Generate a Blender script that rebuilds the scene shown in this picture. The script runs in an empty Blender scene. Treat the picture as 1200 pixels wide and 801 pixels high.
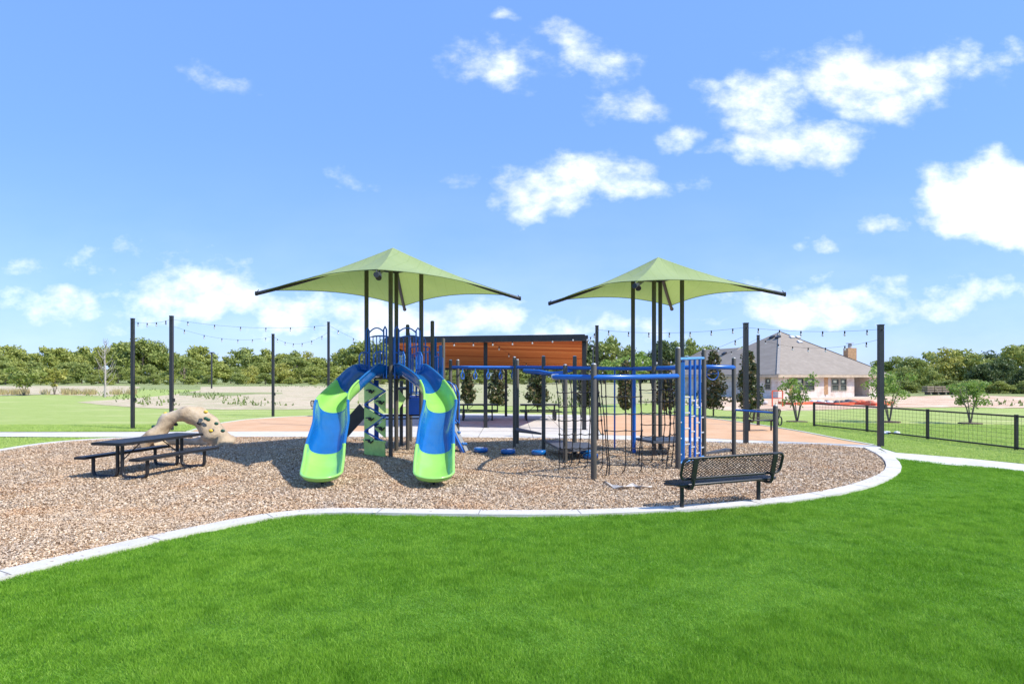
import bpy, math, random
import numpy as np
from mathutils import Vector, Matrix
R = math.radians
sc = bpy.context.scene
C = sc.collection
HC = 2.1; FP = 700.0; HZ = 442.0

# ------------------------------------------------------------ camera, sky, sun
cd = bpy.data.cameras.new('camera'); cam = bpy.data.objects.new('camera', cd); C.objects.link(cam)
cam.location = (0, 0, HC); cam.rotation_euler = (R(90), 0, 0)
cd.sensor_width = 36; cd.lens = 36 * FP / 1200; cd.shift_y = (HZ - 400.5) / 1200
cd.clip_start = 0.1; cd.clip_end = 4000
sc.camera = cam
sc.view_settings.view_transform = 'Standard'; sc.view_settings.look = 'None'
sc.view_settings.exposure = 0.72; sc.view_settings.gamma = 1
sc.view_settings.use_curve_mapping = False

SUN_DIR = Vector((0.84, -0.36, 1.05)).normalized()          # towards the sun
SUN_EL = math.asin(SUN_DIR.z); SUN_AZ = math.atan2(SUN_DIR.x, SUN_DIR.y)
sd = bpy.data.lights.new('sun', 'SUN'); sd.energy = 3.5; sd.angle = R(0.6); sd.color = (1.0, 0.955, 0.88)
so = bpy.data.objects.new('sun', sd); C.objects.link(so)
so.rotation_euler = (-SUN_DIR).to_track_quat('-Z', 'Y').to_euler()

world = bpy.data.worlds.new('World'); sc.world = world; world.use_nodes = True
wt = world.node_tree; wn = wt.nodes; wl = wt.links
for n in list(wn): wn.remove(n)
def wnode(t, **k):
    n = wn.new(t)
    for a, b in k.items(): setattr(n, a, b)
    return n
def wmath(op, a, b=None, c=None, clamp=False):
    n = wnode('ShaderNodeMath', operation=op, use_clamp=clamp)
    for i, v in enumerate((a, b, c)):
        if v is None: continue
        if isinstance(v, (int, float)): n.inputs[i].default_value = v
        else: wl.new(v, n.inputs[i])
    return n.outputs[0]
sky = wnode('ShaderNodeTexSky', sky_type='NISHITA', sun_disc=False, sun_elevation=SUN_EL, sun_rotation=SUN_AZ,
            altitude=200, air_density=1.0, dust_density=0.6, ozone_density=2.5)
tint = wnode('ShaderNodeMix', data_type='RGBA', blend_type='MULTIPLY'); tint.inputs[0].default_value = 1
wl.new(sky.outputs[0], tint.inputs[6]); tint.inputs[7].default_value = (0.92, 1.08, 1.3, 1)
soft = wnode('ShaderNodeMix', data_type='RGBA'); soft.inputs[0].default_value = 0.64
wl.new(tint.outputs[2], soft.inputs[6]); soft.inputs[7].default_value = (1.5, 3.05, 7.3, 1)
# clouds: placed by direction (east / north / up), ragged by fractal noise
tc = wnode('ShaderNodeTexCoord'); sep = wnode('ShaderNodeSeparateXYZ'); wl.new(tc.outputs['Generated'], sep.inputs[0])
yy = wmath('MAXIMUM', sep.outputs[1], 0.05)
u = wmath('DIVIDE', sep.outputs[0], yy); v = wmath('DIVIDE', sep.outputs[2], yy)
comb = wnode('ShaderNodeCombineXYZ'); wl.new(u, comb.inputs[0]); wl.new(v, comb.inputs[1])
def wnoise(scale, detail, rough, zs=0.0, sy=1.0):
    mp = wnode('ShaderNodeMapping'); mp.inputs['Location'].default_value = (zs, zs * 1.7, zs); mp.inputs['Scale'].default_value = (1, sy, 1)
    wl.new(comb.outputs[0], mp.inputs[0])
    n = wnode('ShaderNodeTexNoise'); n.inputs['Scale'].default_value = scale; n.inputs['Detail'].default_value = detail
    n.inputs['Roughness'].default_value = rough; wl.new(mp.outputs[0], n.inputs['Vector'])
    return n.outputs[0]
n1 = wnoise(9, 3, 0.5, 1.3); n2 = wnoise(9, 3, 0.5, 7.7)
ud = wmath('ADD', u, wmath('MULTIPLY', wmath('SUBTRACT', n1, 0.5), 0.17))
vd = wmath('ADD', v, wmath('MULTIPLY', wmath('SUBTRACT', n2, 0.5), 0.09))
CL = [  # px, py, half width, half height, amplitude, tilt
 (583, 72, 50, 26, .62, -.1), (683, 58, 42, 24, .72, -.35), (738, 120, 42, 15, .62, -.1), (798, 160, 32, 14, .88, 0),
 (640, 222, 62, 34, 1.05, .25), (705, 200, 50, 26, .95, -.2), (590, 215, 30, 18, .5, 0),
 (1010, 92, 100, 36, 1.25, -.12), (975, 66, 60, 20, .8, 0), (1085, 88, 45, 26, .85, .3), (887, 120, 44, 32, 1.15, 0), (950, 165, 66, 24, 1.15, .05), (862, 182, 30, 10, .55, 0),
 (1172, 226, 84, 42, 1.9, -.1), (1155, 258, 60, 26, 1.5, 0), (1220, 250, 70, 52, 1.9, 0), (1040, 260, 26, 10, .8, 0), (970, 281, 24, 9, .7, 0), (1045, 125, 30, 10, .3, 0),
 (45, 362, 48, 22, 1.05, -.25), (210, 350, 98, 32, 1.0, .1), (258, 328, 34, 20, .8, -.3), (345, 362, 90, 28, .85, 0), (410, 203, 36, 12, .5, -.4), (160, 372, 60, 16, .55, 0),
 (490, 378, 110, 26, 1.1, 0), (960, 360, 95, 20, 1.1, 0), (885, 345, 50, 18, .8, 0), (1110, 350, 60, 18, .8, 0), (1195, 340, 40, 14, .6, 0), (955, 328, 30, 9, .6, 0), (700, 385, 120, 18, .7, 0),
 (262, 92, 22, 14, .38, -.5), (530, 215, 22, 10, .35, 0), (1165, 75, 30, 16, .38, .3), (598, 8, 14, 9, .45, 0), (110, 300, 90, 14, .35, 0), (820, 205, 30, 8, .35, 0)]
mx = None
for (px, py, sx, sy, am, ti) in CL:
    cu, cv = (px - 600) / FP, (HZ - py) / FP
    du = wmath('SUBTRACT', ud, cu); dv = wmath('SUBTRACT', vd, cv)
    dv = wmath('SUBTRACT', dv, wmath('MULTIPLY', du, ti))
    a = wmath('MULTIPLY', du, FP / sx); b = wmath('MULTIPLY', dv, FP / sy)
    rr = wmath('ADD', wmath('MULTIPLY', a, a), wmath('MULTIPLY', b, b))
    m = wmath('MULTIPLY', wmath('SUBTRACT', 1.0, wmath('MULTIPLY', rr, 0.62)), am)
    mx = m if mx is None else wmath('MAXIMUM', mx, m)
fb = wnoise(14, 9, 0.62, 3.1, 1.5)
den = wmath('ADD', mx, wmath('MULTIPLY', wmath('SUBTRACT', fb, 0.545), 3.4))
mr = wnode('ShaderNodeMapRange', interpolation_type='SMOOTHSTEP'); wl.new(den, mr.inputs[0])
mr.inputs[1].default_value = -0.35; mr.inputs[2].default_value = 1.75
front = wmath('GREATER_THAN', sep.outputs[1], 0.06)
dens = wmath('MULTIPLY', wmath('MULTIPLY', mr.outputs[0], front), 0.97)
# a thin veil low over the horizon
hz = wmath('MULTIPLY', wmath('POWER', wmath('SUBTRACT', 1.0, wmath('MULTIPLY', v, 2.2, clamp=True), clamp=True), 2.2), wmath('MULTIPLY', wnoise(4, 5, .55, 11, 2.5), 0.45))
hz = wmath('MULTIPLY', hz, front, clamp=True)
tot = wmath('MAXIMUM', dens, hz)
shade = wnoise(7, 4, 0.6, 5.2, 2.0)
cr = wnode('ShaderNodeMapRange'); wl.new(shade, cr.inputs[0]); cr.inputs[1].default_value = .3; cr.inputs[2].default_value = .6; cr.inputs[3].default_value = 7.4; cr.inputs[4].default_value = 9.0
ccol = wnode('ShaderNodeMix', data_type='RGBA', blend_type='MULTIPLY'); ccol.inputs[0].default_value = 1
ccol.inputs[6].default_value = (0.96, 0.985, 1.0, 1)
cc = wnode('ShaderNodeCombineColor')
for i in range(3): wl.new(cr.outputs[0], cc.inputs[i])
wl.new(cc.outputs[0], ccol.inputs[7])
mixc = wnode('ShaderNodeMix', data_type='RGBA'); wl.new(tot, mixc.inputs[0]); wl.new(soft.outputs[2], mixc.inputs[6]); wl.new(ccol.outputs[2], mixc.inputs[7])
bg = wnode('ShaderNodeBackground'); bg.inputs[1].default_value = 0.106; wl.new(mixc.outputs[2], bg.inputs[0])
wo = wnode('ShaderNodeOutputWorld'); wl.new(bg.outputs[0], wo.inputs[0])

# ------------------------------------------------------------ helpers
def P(px, py, D): return Vector(((px - 600) / FP * D, D, HC - (py - HZ) / FP * D))
def G(px, py, z=0.0):
    D = FP * (HC - z) / (py - HZ); return Vector(((px - 600) / FP * D, D, z))
def PZ(px, D, z): return Vector(((px - 600) / FP * D, D, z))

class M_:
    def __init__(s, name):
        s.m = bpy.data.materials.new(name); s.m.use_nodes = True; s.t = s.m.node_tree; s.n = s.t.nodes; s.l = s.t.links
        s.b = s.n['Principled BSDF']
        s.tc = None
    def node(s, t, **k):
        n = s.n.new(t)
        for a, b in k.items(): setattr(n, a, b)
        return n
    def coord(s, kind='Object', scale=(1, 1, 1), world=False):
        if world:
            src = s.node('ShaderNodeNewGeometry').outputs['Position']
        else:
            src = s.node('ShaderNodeTexCoord').outputs[kind]
        mp = s.node('ShaderNodeMapping'); mp.inputs['Scale'].default_value = scale; s.l.new(src, mp.inputs[0]); return mp.outputs[0]
    def noise(s, scale, detail=4, rough=.55, co=None, dist=0):
        n = s.node('ShaderNodeTexNoise'); n.inputs['Scale'].default_value = scale; n.inputs['Detail'].default_value = detail
        n.inputs['Roughness'].default_value = rough; n.inputs['Distortion'].default_value = dist
        s.l.new(co if co else s.coord(), n.inputs['Vector']); return n.outputs[0]
    def ramp(s, fac, stops, interp='LINEAR'):
        n = s.node('ShaderNodeValToRGB'); n.color_ramp.interpolation = interp
        e = n.color_ramp.elements
        while len(e) < len(stops): e.new(0.5)
        for i, (p, c) in enumerate(stops):
            e[i].position = p; e[i].color = (*c, 1) if len(c) == 3 else c
        s.l.new(fac, n.inputs[0]); return n.outputs[0]
    def mix(s, fac, a, b, mode='MIX'):
        n = s.node('ShaderNodeMix', data_type='RGBA', blend_type=mode)
        for i, x in ((0, fac), (6, a), (7, b)):
            if isinstance(x, (int, float)): n.inputs[i].default_value = x
            elif isinstance(x, tuple): n.inputs[i].default_value = (*x, 1)
            else: s.l.new(x, n.inputs[i])
        return n.outputs[2]
    def color(s, c):
        if isinstance(c, tuple): s.b.inputs['Base Color'].default_value = (*c, 1)
        else: s.l.new(c, s.b.inputs['Base Color'])
    def bump(s, h, st=.3, dist=.02):
        n = s.node('ShaderNodeBump'); n.inputs['Strength'].default_value = st; n.inputs['Distance'].default_value = dist
        s.l.new(h, n.inputs['Height']); s.l.new(n.outputs[0], s.b.inputs['Normal'])
    def island(s): return s.node('ShaderNodeNewGeometry').outputs['Random Per Island']

def simple(name, col, rough=.5, var=.15, scale=6, metal=0, bump=0, coat=0):
    m = M_(name); f = m.noise(scale, 5, .6)
    lo = tuple(max(0, c * (1 - var)) for c in col); hi = tuple(min(1, c * (1 + var)) for c in col)
    m.color(m.ramp(f, [(.3, lo), (.7, hi)])); m.b.inputs['Roughness'].default_value = rough; m.b.inputs['Metallic'].default_value = metal
    m.b.inputs['Coat Weight'].default_value = coat
    if bump: m.bump(m.noise(scale * 12, 3), bump, .005)
    return m.m
def leafy(name, stops, trans=.3, rough=.5, clump=0.0):
    m = M_(name); c = m.ramp(m.island(), stops)
    if clump:
        f = m.noise(clump, 2, .5, m.coord()); c = m.mix(.55, c, m.ramp(f, [(.35, stops[0][1]), (.62, stops[-1][1])]))
    m.color(c); m.b.inputs['Roughness'].default_value = rough; m.b.inputs['Specular IOR Level'].default_value = .3
    tr = m.node('ShaderNodeBsdfTranslucent'); m.l.new(c, tr.inputs[0])
    ms = m.node('ShaderNodeMixShader'); ms.inputs[0].default_value = trans
    m.l.new(m.b.outputs[0], ms.inputs[1]); m.l.new(tr.outputs[0], ms.inputs[2]); m.l.new(ms.outputs[0], m.n['Material Output'].inputs[0])
    return m.m

def tag(o, label=None, cat=None, group=None, kind=None):
    if label: o['label'] = label
    if cat: o['category'] = cat
    if group: o['group'] = group
    if kind: o['kind'] = kind
    return o
def thing(name, loc, label, cat, group=None, rz=0):
    o = bpy.data.objects.new(name, None); C.objects.link(o); o.location = loc; o.rotation_euler = (0, 0, rz); o.empty_display_size = .2
    return tag(o, label, cat, group)
def rootloc(p):
    l = Vector((0, 0, 0))
    while p is not None: l = l + p.location; p = p.parent
    return l
class MB:
    def __init__(s): s.v = []; s.f = []; s.mi = []; s.sm = []
    def add(s, vs, fs, mi=0, smooth=False):
        o = len(s.v); s.v += [tuple(x) for x in vs]
        for f in fs: s.f.append(tuple(i + o for i in f)); s.mi.append(mi); s.sm.append(smooth)
    def box(s, c, size, rot=None, mi=0):
        c = Vector(c); hx, hy, hz = size[0] / 2, size[1] / 2, size[2] / 2
        vs = [Vector((x, y, z)) for z in (-hz, hz) for y in (-hy, hy) for x in (-hx, hx)]
        if rot is not None: vs = [rot @ x for x in vs]
        s.add([c + x for x in vs], [(0, 2, 3, 1), (4, 5, 7, 6), (0, 1, 5, 4), (2, 6, 7, 3), (0, 4, 6, 2), (1, 3, 7, 5)], mi); return s
    def bar(s, a, b, w, h, up=(0, 0, 1), mi=0):
        a = Vector(a); b = Vector(b); d = (b - a); L = d.length; d.normalize()
        x = d.cross(Vector(up));
        if x.length < 1e-4: x = d.cross(Vector((1, 0, 0)))
        x.normalize(); z = x.cross(d)
        M = Matrix((x, d, z)).transposed()
        return s.box((a + b) / 2, (w, L, h), M, mi)
    def tube(s, pts, r, seg=10, mi=0, closed=False, cap=True, smooth=True):
        pts = [Vector(p) for p in pts]; n = len(pts)
        rs = r if isinstance(r, (list, tuple)) else [r] * n
        T = []
        for i in range(n):
            if closed: t = pts[(i + 1) % n] - pts[i - 1]
            else: t = pts[min(i + 1, n - 1)] - pts[max(i - 1, 0)]
            T.append(t.normalized())
        up = Vector((0, 0, 1)) if abs(T[0].z) < .9 else Vector((1, 0, 0))
        x = T[0].cross(up).normalized(); vs = []
        for i in range(n):
            x = (x - T[i] * x.dot(T[i])).normalized(); y = T[i].cross(x)
            for k in range(seg):
                a = 2 * math.pi * k / seg; vs.append(pts[i] + (x * math.cos(a) + y * math.sin(a)) * rs[i])
        fs = []
        for i in range(n if closed else n - 1):
            j = (i + 1) % n
            for k in range(seg):
                k2 = (k + 1) % seg; fs.append((i * seg + k, i * seg + k2, j * seg + k2, j * seg + k))
        s.add(vs, fs, mi, smooth)
        if cap and not closed:
            s.add([vs[k] for k in range(seg)], [tuple(range(seg))[::-1]], mi)
            s.add([vs[(n - 1) * seg + k] for k in range(seg)], [tuple(range(seg))], mi)
        return s
    def post(s, base, top, r, seg=14, mi=0, dome=True):
        base = Vector(base); top = Vector(top)
        if dome: return s.tube([base, top - Vector((0, 0, r * .5)), top - Vector((0, 0, r * .15)), top], [r, r, r * .8, r * .3], seg, mi)
        return s.tube([base, top], r, seg, mi)
    def ball(s, c, r, seg=8, rings=5, mi=0, sc_=(1, 1, 1)):
        c = Vector(c); vs = []; fs = []
        for i in range(rings + 1):
            th = math.pi * i / rings
            for k in range(seg):
                a = 2 * math.pi * k / seg
                vs.append(c + Vector((math.sin(th) * math.cos(a) * r * sc_[0], math.sin(th) * math.sin(a) * r * sc_[1], math.cos(th) * r * sc_[2])))
        for i in range(rings):
            for k in range(seg):
                k2 = (k + 1) % seg; fs.append((i * seg + k, (i + 1) * seg + k, (i + 1) * seg + k2, i * seg + k2))
        s.add(vs, fs, mi, True); return s
    def prism(s, poly, z0, z1, mi=0):
        n = len(poly); vs = [(p[0], p[1], z0) for p in poly] + [(p[0], p[1], z1) for p in poly]
        s.add(vs, [tuple(range(n))[::-1], tuple(range(n, 2 * n))] + [(i, (i + 1) % n, n + (i + 1) % n, n + i) for i in range(n)], mi); return s
    def lattice(s, o, U, V, du, th, w, mi=0):
        """diamond mesh of flat bars filling the parallelogram o, U, V"""
        o = Vector(o); U = Vector(U); V = Vector(V); nrm = U.cross(V).normalized()
        lu, lv = U.length, V.length; uh, vh = U.normalized(), V.normalized()
        for sg in (1, -1):
            k = -1.6 * lv
            while k < lu + 1.6 * lv:
                # line u = k + sg*t*1.6... clipped
                t0, t1 = 0.0, lv
                slope = sg * 1.5
                us = k; ue = k + slope * lv
                lo, hi = 0.0, 1.0
                for (a, b) in ((us, ue),):
                    d = b - a
                    ta, tb = (0 - a) / d, (lu - a) / d
                    if ta > tb: ta, tb = tb, ta
                    lo = max(lo, ta); hi = min(hi, tb)
                if hi - lo > .02:
                    A = o + uh * (us + (ue - us) * lo) + vh * (lv * lo); B = o + uh * (us + (ue - us) * hi) + vh * (lv * hi)
                    s.bar(A, B, w, th, nrm, mi)
                k += du
            # also negative start range
        return s
    def build(s, name, mats, parent=None, offset=None):
        me = bpy.data.meshes.new(name)
        off = rootloc(parent) if offset is None else Vector(offset)
        me.from_pydata([(x[0] - off.x, x[1] - off.y, x[2] - off.z) for x in s.v], [], s.f)
        if not isinstance(mats, (list, tuple)): mats = [mats]
        for m in mats: me.materials.append(m)
        me.polygons.foreach_set('material_index', s.mi); me.polygons.foreach_set('use_smooth', s.sm); me.update()
        o = bpy.data.objects.new(name, me); C.objects.link(o)
        if parent is not None: o.parent = parent
        return o
def local_build(mb, name, mats, parent): return mb.build(name, mats, parent, offset=(0, 0, 0))
def copy_tree(o, parent=None):
    c = o.copy(); C.objects.link(c)
    if parent is not None: c.parent = parent
    for ch in [k for k in o.children]: copy_tree(ch, c)
    return c
def np_mesh(name, V, k, mats, parent=None, smooth=False):
    n = len(V); nf = n // k
    me = bpy.data.meshes.new(name); me.vertices.add(n); me.vertices.foreach_set('co', V.astype(np.float32).ravel())
    me.loops.add(n); me.loops.foreach_set('vertex_index', np.arange(n, dtype=np.int32))
    me.polygons.add(nf); me.polygons.foreach_set('loop_start', np.arange(0, n, k, dtype=np.int32))
    try: me.polygons.foreach_set('loop_total', np.full(nf, k, dtype=np.int32))
    except Exception: pass
    me.update(calc_edges=True)
    if not isinstance(mats, (list, tuple)): mats = [mats]
    for m in mats: me.materials.append(m)
    o = bpy.data.objects.new(name, me); C.objects.link(o)
    if parent is not None: o.parent = parent
    return o
def inpoly(X, Y, poly):
    r = np.zeros(len(X), bool); n = len(poly)
    for i in range(n):
        x1, y1 = poly[i][0], poly[i][1]; x2, y2 = poly[(i + 1) % n][0], poly[(i + 1) % n][1]
        if y1 == y2: continue
        c = ((y1 > Y) != (y2 > Y)) & (X < (x2 - x1) * (Y - y1) / (y2 - y1) + x1); r ^= c
    return r
def smooth_line(pts, it=2):
    for _ in range(it):
        q = [pts[0]]
        for a, b in zip(pts[:-1], pts[1:]): q += [a * .75 + b * .25, a * .25 + b * .75]
        q.append(pts[-1]); pts = q
    return pts
def quads(rng, c, size, nrm=None, flat=0.0, aspect=1.0):
    """random leaf quads at points c (n,3)"""
    n = len(c); a = rng.normal(size=(n, 3)); a /= np.linalg.norm(a, axis=1)[:, None]
    b = rng.normal(size=(n, 3)); b -= (b * a).sum(1)[:, None] * a; b /= np.linalg.norm(b, axis=1)[:, None]
    if flat: a[:, 2] *= (1 - flat); b[:, 2] *= (1 - flat)
    s = (size * (.6 + .8 * rng.random(n)))[:, None]
    a = a * s * aspect; b = b * s
    return np.stack([c - a, c - b * .55, c + a, c + b * .55], 1).reshape(-1, 3)

# ------------------------------------------------------------ materials
black = simple('black_coated_metal', (.022, .022, .024), .38, .2, 5)
postm = simple('dark_bronze_metal', (.078, .068, .052), .55, .15, 4)
poleM = simple('charcoal_pole_paint', (.03, .03, .032), .45, .2, 4)
blue = simple('blue_powder_coat', (.008, .115, .46), .32, .1, 4, coat=.2)
blue_dk = simple('dark_blue_powder_coat', (.01, .06, .33), .38, .1, 4)
blue_pl = simple('blue_plastic', (.003, .12, .38), .25, .10, 3, coat=.5)
green_pl = simple('lime_green_plastic', (.29, .62, .12), .25, .08, 3, coat=.5)
panel_gr = simple('green_climber_plastic', (.45, .72, .2), .4, .15, 5)
greym = simple('grey_galvanised_metal', (.42, .42, .42), .5, .15, 12)
deckm = simple('dark_grey_deck_coating', (.075, .08, .09), .5, .2, 14, bump=.2)
rope = simple('black_rope', (.018, .016, .015), .8, .3, 60)
steelcap = simple('light_metal_cap', (.5, .5, .5), .4, .1, 10, metal=.5)

def tabletop_mat():
    m = M_('perforated_black_coating'); co = m.coord('Object', (40, 40, 40))
    v = m.node('ShaderNodeTexVoronoi'); v.inputs['Scale'].default_value = 1; v.inputs['Randomness'].default_value = 0.1; m.l.new(co, v.inputs['Vector'])
    m.color(m.ramp(v.outputs['Distance'], [(.25, (.008, .008, .009)), (.45, (.026, .026, .028))]))
    m.b.inputs['Roughness'].default_value = .5; m.b.inputs['Specular IOR Level'].default_value = .3; m.bump(v.outputs['Distance'], .5, .01); return m.m
ttop = tabletop_mat()

def lawn_mat(name, stops, patch, patchcol, pr=(.55, .7)):
    m = M_(name); co = m.coord(world=True)
    f = m.noise(1.3, 6, .65, co); c = m.ramp(f, stops)
    fine = m.noise(38, 3, .7, co); c = m.mix(.6, c, m.ramp(fine, [(.3, (.35, .35, .35)), (.7, (1, 1, 1))]), 'MULTIPLY')
    cs = m.coord(world=True, scale=(.06, .35, .3)); g = m.noise(patch, 5, .6, cs)
    c = m.mix(m.ramp(g, [(pr[0], (0, 0, 0)), (pr[1], (1, 1, 1))]), c, patchcol)
    m.color(c); m.b.inputs['Roughness'].default_value = .9; m.b.inputs['Specular IOR Level'].default_value = .15
    m.bump(m.noise(60, 3, .7, co), .6, .03); return m.m
lawn_m = lawn_mat('lawn_ground', [(.25, (.10, .25, .025)), (.75, (.16, .35, .045))], 2.0, (.15, .27, .05))
far_lawn_m = lawn_mat('pale_green_lawn', [(.25, (.38, .48, .12)), (.75, (.50, .58, .18))], 2.0, (.60, .56, .27), (.55, .72))  # paler, yellower green than the near lawn
tan_m = lawn_mat('dry_earth_field', [(.3, (.60, .45, .28)), (.7, (.84, .71, .50))], 3.5, (.26, .30, .11), (.50, .68))
dry_m = lawn_mat('dry_grass_field', [(.3, (.48, .44, .22)), (.7, (.62, .56, .33))], 3.0, (.28, .34, .11), (.48, .7))
red_m = lawn_mat('red_construction_earth', [(.3, (.66, .37, .22)), (.7, (.78, .58, .40))], 4.0, (.80, .68, .50), (.48, .62))
grn_far = lawn_mat('weedy_green_field', [(.3, (.26, .33, .10)), (.7, (.38, .42, .17))], 3.0, (.42, .36, .2), (.5, .7))

def conc():
    m = M_('pale_concrete'); co = m.coord(world=True)
    c = m.ramp(m.noise(1.1, 7, .62, co), [(.3, (.58, .54, .47)), (.7, (.72, .685, .62))])
    c = m.mix(.35, c, m.ramp(m.noise(40, 3, .6, co), [(.35, (.55, .54, .52)), (.65, (1, 1, 1))]), 'MULTIPLY')
    m.color(c); m.b.inputs['Roughness'].default_value = .85; m.bump(m.noise(70, 3, .6, co), .2, .01); return m.m
concm = conc()
def mulch():
    m = M_('wood_chip_bed'); co = m.coord(world=True, scale=(1, 1, 1))
    v = m.node('ShaderNodeTexVoronoi'); v.inputs['Scale'].default_value = 30; m.l.new(co, v.inputs['Vector'])
    sp = m.node('ShaderNodeSeparateColor'); m.l.new(v.outputs['Color'], sp.inputs[0])
    c = m.ramp(sp.outputs[0], [(0, (.26, .18, .11)), (.35, (.44, .32, .21)), (.7, (.54, .41, .28)), (1, (.72, .60, .46))])
    big = m.noise(.9, 5, .6, co); c = m.mix(m.ramp(big, [(.5, (0, 0, 0)), (.72, (.6, .6, .6))]), c, (.46, .27, .15))
    c = m.mix(m.ramp(v.outputs['Distance'], [(.35, (0, 0, 0)), (.8, (.8, .8, .8))]), c, (.12, .075, .05))
    m.color(c); m.b.inputs['Roughness'].default_value = .95; m.bump(v.outputs['Distance'], .7, .03); return m.m
mulchm = mulch()
def chipm():
    m = M_('wood_chip_pieces'); c = m.ramp(m.island(), [(0, (.27, .175, .095)), (.2, (.44, .30, .175)), (.5, (.60, .435, .275)), (.8, (.69, .53, .36)), (1, (.80, .68, .52))])
    co = m.coord(world=True); big = m.noise(.7, 5, .6, co); c = m.mix(m.ramp(big, [(.5, (0, 0, 0)), (.68, (.5, .5, .5))]), c, (.56, .31, .14)); c = m.mix(m.ramp(m.noise(1.1, 4, .6, m.coord(world=True, scale=(1.3, .8, 1))), [(.52, (0, 0, 0)), (.7, (.4, .4, .4))]), c, (.42, .37, .31))
    m.color(c); m.b.inputs['Roughness'].default_value = .9; return m.m
def dgm():
    m = M_('orange_granite_surface'); co = m.coord(world=True)
    c = m.ramp(m.noise(.8, 6, .6, co), [(.3, (.64, .37, .19)), (.7, (.76, .48, .28))])
    c = m.mix(.5, c, m.ramp(m.noise(45, 3, .7, co), [(.3, (.55, .5, .45)), (.7, (1, 1, 1))]), 'MULTIPLY')
    m.color(c); m.b.inputs['Roughness'].default_value = .95; m.bump(m.noise(80, 2, .6, co), .4, .01); return m.m
dg = dgm()

def canopy_mat():
    m = M_('green_shade_fabric'); c = m.ramp(m.noise(1.2, 4, .5), [(.3, (.37, .47, .20)), (.7, (.42, .52, .24))])
    wv = m.node('ShaderNodeTexWave', wave_type='BANDS', bands_direction='X'); wv.inputs['Scale'].default_value = 1.1; wv.inputs['Distortion'].default_value = .3
    m.l.new(m.coord(), wv.inputs['Vector'])
    c = m.mix(m.ramp(wv.outputs[0], [(.985, (0, 0, 0)), (.995, (.35, .35, .35))]), c, (.22, .32, .09))
    m.color(c); m.b.inputs['Roughness'].default_value = .85; m.b.inputs['Specular IOR Level'].default_value = .15
    m.b.inputs['Sheen Weight'].default_value = .15; m.bump(m.noise(4, 3), .25, .03)
    tr = m.node('ShaderNodeBsdfTranslucent'); tr.inputs[0].default_value = (.40, .50, .12, 1)
    ms = m.node('ShaderNodeMixShader'); ms.inputs[0].default_value = .36
    m.l.new(m.b.outputs[0], ms.inputs[1]); m.l.new(tr.outputs[0], ms.inputs[2]); m.l.new(ms.outputs[0], m.n['Material Output'].inputs[0]); return m.m
canopym = canopy_mat()

# ------------------------------------------------------------ ground and surfaces
def sheet(name, poly, z, mat, kind='structure', label=None):
    b = MB(); b.add([(p[0], p[1], z) for p in poly], [tuple(range(len(poly)))]); o = b.build(name, mat)
    tag(o, kind=kind, label=label); return o
S = 3000
sheet('ground', [(-S, -60), (S, -60), (S, S), (-S, S)], -.02, far_lawn_m)
def gp(l, z=0): return [G(x, y, z) for x, y in l]

outer = [Vector((p.x, p.y, 0)) for p in gp([(-260, 742), (0, 681), (100, 656.5), (200, 632.5), (300, 611.5), (350, 605), (390, 603), (440, 603.5), (500, 604.5), (600, 606), (700, 605), (790, 600.5),
     (860, 596), (940, 588), (1000, 577.5), (1035, 566.5), (1055, 556), (1057, 546), (1047, 535.5), (1025, 525.5)])]
outer = [outer[0]] + smooth_line(outer[1:], 1)
back = [Vector((p.x, p.y, 0)) for p in gp([(960, 520.5), (870, 519), (780, 516.5), (700, 514.5), (600, 513), (440, 512.2), (270, 512), (200, 512.3), (150, 513), (105, 515), (50, 519.5), (0, 527), (-100, 547), (-260, 600)])]
play_poly = [(p.x, p.y) for p in outer + back]
lawn_near_poly = [(-40, -5), (40, -5), (40, 14.0)] + [(p.x, p.y) for p in gp([(1205, 553), (1048, 537)])] + [(p.x, p.y) for p in outer[::-1]] + [(-40, outer[0].y)]
# near lawn sheet (one flat sheet under everything close by)
sheet('lawn', [(-60, -10), (60, -10), (60, 13), (14.2, 13), (12.6, 26), (9.8, 22), (8.1, 17.3), (-9.5, 17.3), (-20, 12.6), (-60, 12.6)], -.004, lawn_m)
sheet('play_area_surface', play_poly, .004, mulchm)
# kerb as an offset band, a real low step
def offset_line(line, d):
    out = []
    for i, p in enumerate(line):
        t = line[min(i + 1, len(line) - 1)] - line[max(i - 1, 0)]; t.z = 0; t.normalize()
        out.append(p + Vector((-t.y, t.x, 0)) * d)
    return out
def band(name, line, width, z0, z1, mat, label=None):
    inn = offset_line(line, width); b = MB(); n = len(line)
    vs = [(p.x, p.y, z1) for p in line] + [(p.x, p.y, z1) for p in inn] + [(p.x, p.y, z0) for p in line] + [(p.x, p.y, z0) for p in inn]
    fs = []
    for i in range(n - 1):
        fs += [(i, i + 1, n + i + 1, n + i), (i, 2 * n + i, 2 * n + i + 1, i + 1), (n + i, n + i + 1, 3 * n + i + 1, 3 * n + i)]
    fs += [(0, n, 3 * n, 2 * n), (n - 1, 3 * n - 1, 4 * n - 1, 2 * n - 1)][:1]
    b.add(vs, fs); o = b.build(name, mat); tag(o, kind='structure'); return o
band('kerb', outer, .30, -.06, .045, concm)
def joints(line, width, step, z, off=0.0):
    b = MB(); acc = 0.0; inn = offset_line(line, width)
    for i in range(len(line) - 1):
        L = (line[i + 1] - line[i]).length; t = step - acc
        while t < L:
            a = line[i].lerp(line[i + 1], t / L); c = inn[i].lerp(inn[i + 1], t / L); b.bar((a.x, a.y, z), (c.x, c.y, z), .012, .002); t += step
        acc = (acc + L) % step
    tag(b.build('kerb_joints', jm), kind='structure')
jm = simple('dark_joint_line', (.2, .19, .175), .95)  # dark grey-brown of the kerb and plaza joint lines
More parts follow.
